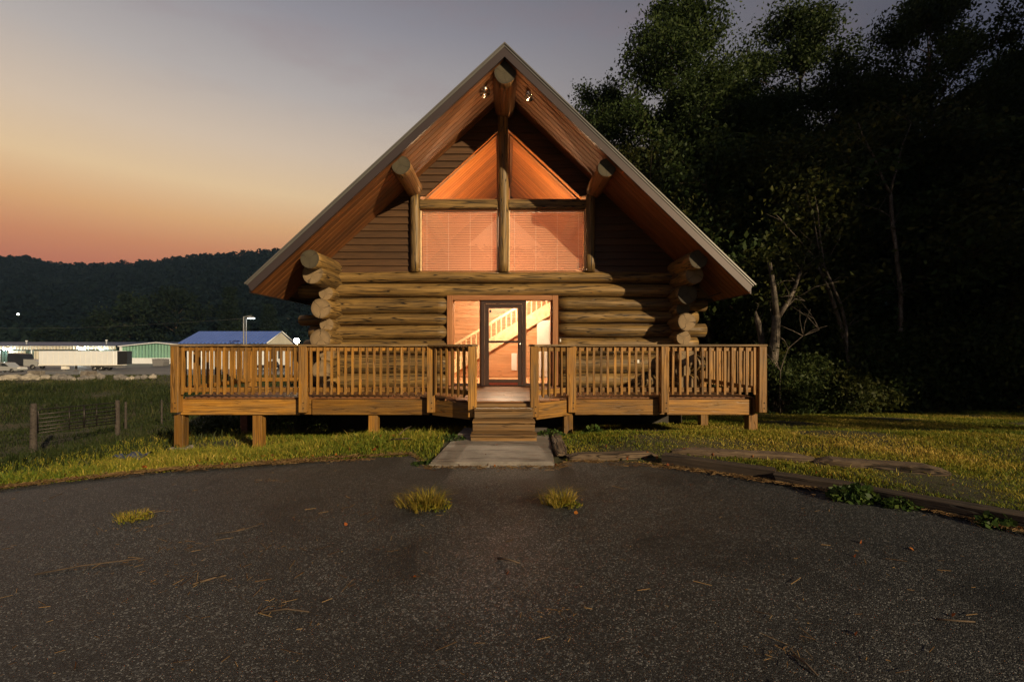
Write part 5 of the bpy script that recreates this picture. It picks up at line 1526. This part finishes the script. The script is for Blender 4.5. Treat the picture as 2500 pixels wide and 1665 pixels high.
def carbody(name, x0, y0, z0, L_, H, W, prof, glassp, mat, label, cat, wheels, wr, group=None):
    """prof, glassp: side outline as (fraction along, fraction up)"""
    t = thing(name, (x0 + L_ / 2, y0 + W / 2, z0), label, cat, group)
    pts = [(x0 + u * L_, z0 + v * H) for u, v in prof]
    prism('body', pts, y0, y0 + W, mat, t)
    for g in glassp:
        prism('window', [(x0 + u * L_, z0 + v * H) for u, v in g], y0 - .02, y0 + W + .02, M_dglass, t)
    for u in wheels:
        for yy in (y0 + .05, y0 + W - .05):
            wheel(t, (x0 + u * L_, yy, z0 + wr), wr, .24)
    block('headlight', x0 + L_ * .985, x0 + L_ + .02, y0 + .1, y0 + .5, z0 + H * .38, z0 + H * .48, M_white, t)
    block('tail_light', x0 - .02, x0 + L_ * .015, y0 + .1, y0 + .4, z0 + H * .45, z0 + H * .58, M_rust, t)
    return t
SEDAN = [(0, .2), (.03, .18), (.97, .16), (1, .3), (.98, .47), (.72, .58), (.55, .97), (.30, 1.0), (.12, .68), (.02, .6)]
SGL = [[(.14, .66), (.42, .62), (.42, .93), (.31, .94)], [(.44, .62), (.69, .6), (.55, .91), (.44, .93)]]
PICK = [(0, .25), (.97, .22), (1, .35), (.99, .55), (.74, .6), (.66, .97), (.42, 1.0), (.36, .6), (0, .6)]
PGL = [[(.40, .64), (.53, .64), (.53, .94), (.44, .94)], [(.55, .64), (.71, .63), (.65, .91), (.55, .93)]]
M_silver = plain('silver_paint', (0.55, 0.58, 0.58), 0.25, 0.5, var=.05)
M_dark = plain('dark_paint', (0.03, 0.035, 0.045), 0.25, 0.3, var=.05)
carbody('parked_car', P(-28, 0, 88).x, 88, ZL, 5.6, 1.9, 1.9, SEDAN, SGL, M_silver, 'pale silver car parked at the far left edge of the yard', 'car', (.2, .8), .36)
carbody('pickup_truck', P(636, 0, 96).x, 94, ZL, 5.4, 1.9, 2.0, PICK, PGL, M_dark, 'dark pickup seen through the deck balusters in the yard', 'pickup', (.2, .8), .4)
# truck tractor with long hood
tk = thing('truck_tractor', (P(50, 0, 99).x, 100, ZL), 'dark truck tractor with long hood between the pale car and the trailer', 'truck')
xk = P(18, 0, 99).x
prism('cab', [(xk, ZL + .9), (xk + 3.4, ZL + .9), (xk + 3.4, ZL + 2.1), (xk + 2.9, ZL + 3.3), (xk + .2, ZL + 3.5), (xk, ZL + 3.2)], 99, 101.4, M_dark, tk)
prism('hood', [(xk + 3.4, ZL + .7), (xk + 6.4, ZL + .6), (xk + 6.5, ZL + 1.7), (xk + 5.9, ZL + 2.0), (xk + 3.4, ZL + 2.2)], 99.1, 101.3, M_silver, tk)
prism('window', [(xk + 1.9, ZL + 2.2), (xk + 3.2, ZL + 2.2), (xk + 2.85, ZL + 3.1), (xk + 1.9, ZL + 3.15)], 98.97, 101.43, M_dglass, tk)
block('chassis', xk - 3.4, xk + 6.2, 99.6, 100.8, ZL + .6, ZL + .9, M_black, tk)
for q in (-2.6, -1.4, 5.4):
    for yy in (99.1, 101.2): wheel(tk, (xk + q, yy, ZL + .52), .52, .35)
tubeobj('exhaust_stack', [[((xk - .2, 99.3, ZL + .9), .1), ((xk - .2, 99.3, ZL + 4.2), .1)]], M_rim, tk, 7)
# skip
dm = thing('skip_container', (P(386, 0, 112).x, 112, ZL), 'small dark waste container in front of the green shed', 'container')
x0 = P(371, 0, 112).x
prism('bin_body', [(x0 + .2, ZL + .1), (x0 + 2.6, ZL + .1), (x0 + 2.9, ZL + 1.1), (x0 + 2.8, ZL + 1.75), (x0, ZL + 1.8)], 112, 114, M_grey, dm)
board('lid', (x0 - .05, 113, ZL + 1.83), (x0 + 2.85, 113, ZL + 1.78), 2.1, .07, M_black, dm)
for k in range(3):
    block('rib', x0 + .5 + k * .85, x0 + .62 + k * .85, 111.93, 111.995, ZL + .15, ZL + 1.7, M_grey, dm)
for k in range(2):
    wheel(dm, (x0 + .6 + 1.6 * k, 112.2, ZL + .1), .1, .1)
# concrete blocks
for (p0, p1, yt, yb, y, lab) in ((66, 99, 905, 914, 71, 'pale concrete barrier block above the left boulders'), (195, 227, 906, 916, 69, 'mossy concrete block in the grass below the trailer wheels')):
    a, b_ = P(p0, yt, y), P(p1, yb, y)
    o = block('concrete_block', a.x, b_.x, y, y + .8, min(b_.z, gz(a.x, y)) - .1, a.z, M_conc, None, .06)
    tag(o, lab, 'concrete block')
# boulders
ROCK = []
for k in range(4):
    rn = random.Random(400 + k); bm = bmesh.new(); bmesh.ops.create_icosphere(bm, subdivisions=2, radius=1)
    for v in bm.verts:
        n_ = v.co.normalized(); v.co = n_ * (0.75 + 0.3 * rn.random() + 0.2 * math.sin(n_.x * 4 + k) * math.cos(n_.y * 3))
    me = bpy.data.meshes.new('boulder'); bm.to_mesh(me); bm.free(); setmats(me, plain('boulder_stone_%s' % 'abcd'[k], (0.33, 0.30, 0.25) if k < 2 else (0.17, 0.16, 0.15), 0.85, var=.35, scale=2.5, bump=.5)); ROCK.append(me)
RK = [(28, 922, 1.45, .55, 0, 'broad pale boulder at the far left of the rock bank'), (72, 922, 1.25, .6, 1, 'second pale boulder from the left in the rock bank'), (112, 922, .8, .45, 0, None), (140, 922, .95, .6, 2, None), (156, 923, .85, .6, 3, None), (170, 924, .7, .5, 2, None), (96, 926, .5, .35, 1, None), (10, 928, .9, .4, 2, None),
      (205, 925, .8, .5, 3, None), (225, 922, .6, .45, 2, None), (246, 920, .55, .6, 3, None), (290, 921, .8, .5, 3, None), (305, 925, .75, .5, 2, None), (322, 926, .8, .45, 1, None), (338, 923, .65, .4, 3, None), (352, 921, .6, .4, 2, None), (374, 920, .7, .4, 1, None), (182, 928, .5, .35, 1, None)]
ORD = 'first second third fourth fifth sixth seventh eighth ninth tenth eleventh twelfth thirteenth fourteenth fifteenth sixteenth seventeenth eighteenth'.split()
for i, (px, py, sx, sz, k, lab) in enumerate(RK):
    y = 66.5
    c = P(px, py, y)
    o = add('boulder', ROCK[k], None, Matrix.Translation((c.x, y, c.z + 0.0)) @ Matrix.Rotation(i * 1.3, 4, 'Z') @ Matrix.Diagonal((sx, sx * .8, sz, 1)))
    nth = sorted(r[0] for r in RK).index(px)
    tag(o, lab or ('%s boulder, %s from the left in the rock bank below the yard' % ('pale' if k < 2 else 'grey', ORD[nth])), 'boulder', 'boulders of the rock bank')
# bank that the rocks lie on
bx_ = np.linspace(-95, -24, 60); by_ = np.linspace(60, 78, 14)
BX, BY = np.meshgrid(bx_, by_)
BZ = -3.9 + 0.75 * sstep(60, 66, BY) * 0.4 + 0.32 * sstep(63, 70, BY) - 0.27 * sstep(71, 77.5, BY) + 0.12 * np.sin(BX * .9) * np.sin(BY * .8) * sstep(60, 63, BY) * sstep(77.8, 72, BY)
I = np.arange(BX.size).reshape(BX.shape)
tag(add('bank', npmesh('bank', np.stack([BX, BY, BZ], -1).reshape(-1, 3), np.stack([I[:-1, :-1], I[:-1, 1:], I[1:, 1:], I[1:, :-1]], -1).reshape(-1, 4), M_ground, True)), kind='structure')
X, Y = RNG.uniform(-90, -26, 26000), RNG.uniform(61, 74.5, 26000)
k = (RNG.uniform(0, 1, len(X)) < np.clip(.55 + .5 * vnoise(X, Y, .5, 77), .05, 1)); X, Y = X[k], Y[k]
Zb = -3.9 + 0.3 * sstep(60, 66, Y) + 0.32 * sstep(63, 70, Y) - .27 * sstep(71, 77.5, Y)
tag(add('bank_grass', blades('bank_grass', X, Y, RNG.uniform(.1, .45, len(X)), .07, M_field, .6, np.clip(RNG.normal(.55, .25, len(X)), 0, 1), Zb)), 'rough grass growing between the boulders of the bank', 'grass', kind='stuff')
# overhead line
up = thing('utility_pole', (P(-90, 0, 150).x, 150, ZL), 'wooden utility pole past the left edge carrying the thin line', 'utility pole')
ux = P(-90, 0, 150).x
tubeobj('pole', [[((ux, 150, ZL), .18), ((ux, 150, 8.2), .13)]], M_fence, up, 7)
board('crossarm', (ux - 1.1, 150, 7.6), (ux + 1.1, 150, 7.6), .12, .12, M_fence, up)
a, b_ = Vector((ux, 150, 7.7)), Vector((xq - .2, 90, 6.9))
tag(tubeobj('overhead_wire', [[(a.lerp(b_, k / 16) - Vector((0, 0, 1.1 * math.sin(math.pi * k / 16))), .012) for k in range(17)]], M_grey, None, 4), 'thin overhead wire sagging in front of the dark hill', 'wire')

# ------------------------------------------------------------------ hills
RIDGE = np.array([(-900, 600), (-300, 612), (0, 621), (60, 620), (95, 630), (160, 638), (300, 637), (420, 628), (470, 617), (560, 613), (680, 604), (900, 596), (1300, 600), (1800, 610), (2600, 600), (3600, 590)], float)
YR = 520.0
def hill_z(x, y):
    px = 1232 + x / np.maximum(y, 100) * FPX
    top = CAMH + (843 - np.interp(px, RIDGE[:, 0], RIDGE[:, 1])) / FPX * YR - 13.0
    t = np.clip((y - 190) / (YR - 190), 0, 1.6)
    r = np.where(t < 1, t ** 1.25, 1 - 0.25 * (t - 1))
    gul = 4.0 * np.sin(x * 0.021 + 1) * np.sin(y * 0.017) + 3.0 * np.sin(x * 0.05 + y * 0.03)
    return -3.7 + (top + 3.7) * r + gul * np.clip(t * 1.2, 0, 1) * np.clip(2.2 * (1 - np.abs(t)), 0, 1)
hx = np.concatenate([np.linspace(-1400, -650, 16), np.linspace(-640, 300, 90), np.linspace(320, 1500, 24)]); hy = np.linspace(186, 760, 46)
HX, HY = np.meshgrid(hx, hy); HZ = hill_z(HX, HY)
I = np.arange(HX.size).reshape(HX.shape)
M_hill = plain('hill_soil', (0.018, 0.022, 0.014), 0.95, var=.3, scale=.05)
tag(add('hills', npmesh('hills', np.stack([HX, HY, HZ], -1).reshape(-1, 3), np.stack([I[:-1, :-1], I[:-1, 1:], I[1:, 1:], I[1:, :-1]], -1).reshape(-1, 4), M_hill, True)), kind='structure')
# wooded slopes: one mass of crowns
def crowns(name, n, quads, xr, yr, seed, size, label, keep=None):
    rng = np.random.default_rng(seed)
    Y = yr[0] + (yr[1] - yr[0]) * rng.uniform(0, 1, n) ** 0.85
    px = rng.uniform(xr[0], xr[1], n); X = (px - 1232) / FPX * Y
    Z = hill_z(X, Y)
    R = rng.uniform(3.2, 6.0, n) * size; H = rng.uniform(9, 16, n) * size ** .5
    t0 = np.clip(rng.normal(.45, .25, n), 0, 1)
    d = rng.normal(size=(n, quads, 3)); d /= np.linalg.norm(d, axis=2)[..., None]; d[..., 2] = np.abs(d[..., 2]) * 1.0 - .25
    rad = rng.uniform(.7, 1.05, (n, quads, 1))
    C = np.stack([X, Y, Z + H * .5], -1)[:, None, :] + d * rad * np.stack([R, R, H * .5], -1)[:, None, :]
    T = np.clip(t0[:, None] + rng.normal(0, .18, (n, quads)), 0, 1)
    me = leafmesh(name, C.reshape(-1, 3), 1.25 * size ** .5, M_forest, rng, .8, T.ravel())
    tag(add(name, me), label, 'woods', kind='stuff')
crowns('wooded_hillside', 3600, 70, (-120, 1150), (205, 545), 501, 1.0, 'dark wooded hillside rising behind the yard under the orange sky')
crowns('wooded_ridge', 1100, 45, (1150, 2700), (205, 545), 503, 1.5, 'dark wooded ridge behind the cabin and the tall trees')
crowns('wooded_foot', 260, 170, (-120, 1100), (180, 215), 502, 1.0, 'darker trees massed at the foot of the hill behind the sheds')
# single trees that stand out in front of the slope
T_con = tree_proto(21, 22, 4.2, 0.06, 0.3, 46, 5, 30, 0.38, M_foot, M_bark, 0.8, conifer=True)
T_rnd = tree_proto(22, 12, 5.5, 0.05, 0.3, 26, 5, 34, 0.36, M_foot, M_bark, 0.9)
for pr, px, y, ytop, w, lab in ((T_con, 560, 175, 690, 1.1, 'tall conical tree standing against the hill above the blue roof'), (T_rnd, 130, 172, 805, 1.2, 'rounded tree behind the loading building left of the glaring lamp'), (T_rnd, 330, 178, 735, 1.5, 'big rounded tree against the hill above the green shed'), (T_rnd, 430, 182, 720, 1.5, 'big rounded tree between the green shed and blue roof'),
                                 (T_rnd, 583, 160, 795, .6, 'small pale tree beside the floodlight pole above the blue roof'), (T_con, 660, 178, 735, 1.0, 'dark conical tree behind the blue gable beside the cabin'), (T_rnd, 250, 176, 775, 1.1, 'rounded tree behind the roof vent of the loading building')):
    x = (px - 1232) / FPX * y; z0 = -3.7; zt = P(px, ytop, y).z; H0 = 22 if pr is T_con else 12
    plant('hillside_tree', pr, (x, y, z0), px * .1, (w * (1.0 if pr is T_con else 1.1), (zt - z0) / H0 * .95), lab, 'tree', 'trees at the foot of the hill')
for px, py, y, lab in ((44, 767, 250, 'lone pale lamp on the dark hillside above the silver car'), (176, 750, 300, 'tiny lamp on the dark hillside above the trailer front'), (242, 738, 320, 'tiny lamp higher on the hillside above the trailer')):
    c = P(px, py, y)
    t = thing('hillside_lamp', (c.x, y, float(hill_z(c.x, y))), lab, 'lamp', 'lamps on the hillside')
    tubeobj('pole', [[((c.x, y, float(hill_z(c.x, y)) - 1), .2), ((c.x, y, c.z), .15)]], M_grey, t, 5)
    bm = bmesh.new(); bmesh.ops.create_icosphere(bm, subdivisions=1, radius=0.5 if px == 44 else .3); me = bpy.data.meshes.new('globe'); bm.to_mesh(me); bm.free(); setmats(me, M_far)
    cv = Vector((0, 0, CAMH)); add('globe', me, t, Matrix.Translation(cv + (c - cv) * 0.955))

# ------------------------------------------------------------------ air
b = NB('thin_haze')
vol = b.n('ShaderNodeVolumePrincipled', {'Color': (0.40, 0.66, 1.0, 1), 'Density': 0.0002, 'Anisotropy': 0.55})
b.l(vol.outputs[0], b.out.inputs['Volume'])
bm = bmesh.new(); bmesh.ops.create_cube(bm, size=1); bmesh.ops.scale(bm, vec=(7000, 4200, 190), verts=bm.verts); bmesh.ops.translate(bm, vec=(0, 1900, 95 - 14), verts=bm.verts)
me = bpy.data.meshes.new('haze'); bm.to_mesh(me); bm.free(); setmats(me, b.done())
tag(add('haze', me), 'thin evening haze over the valley', 'haze', kind='stuff')
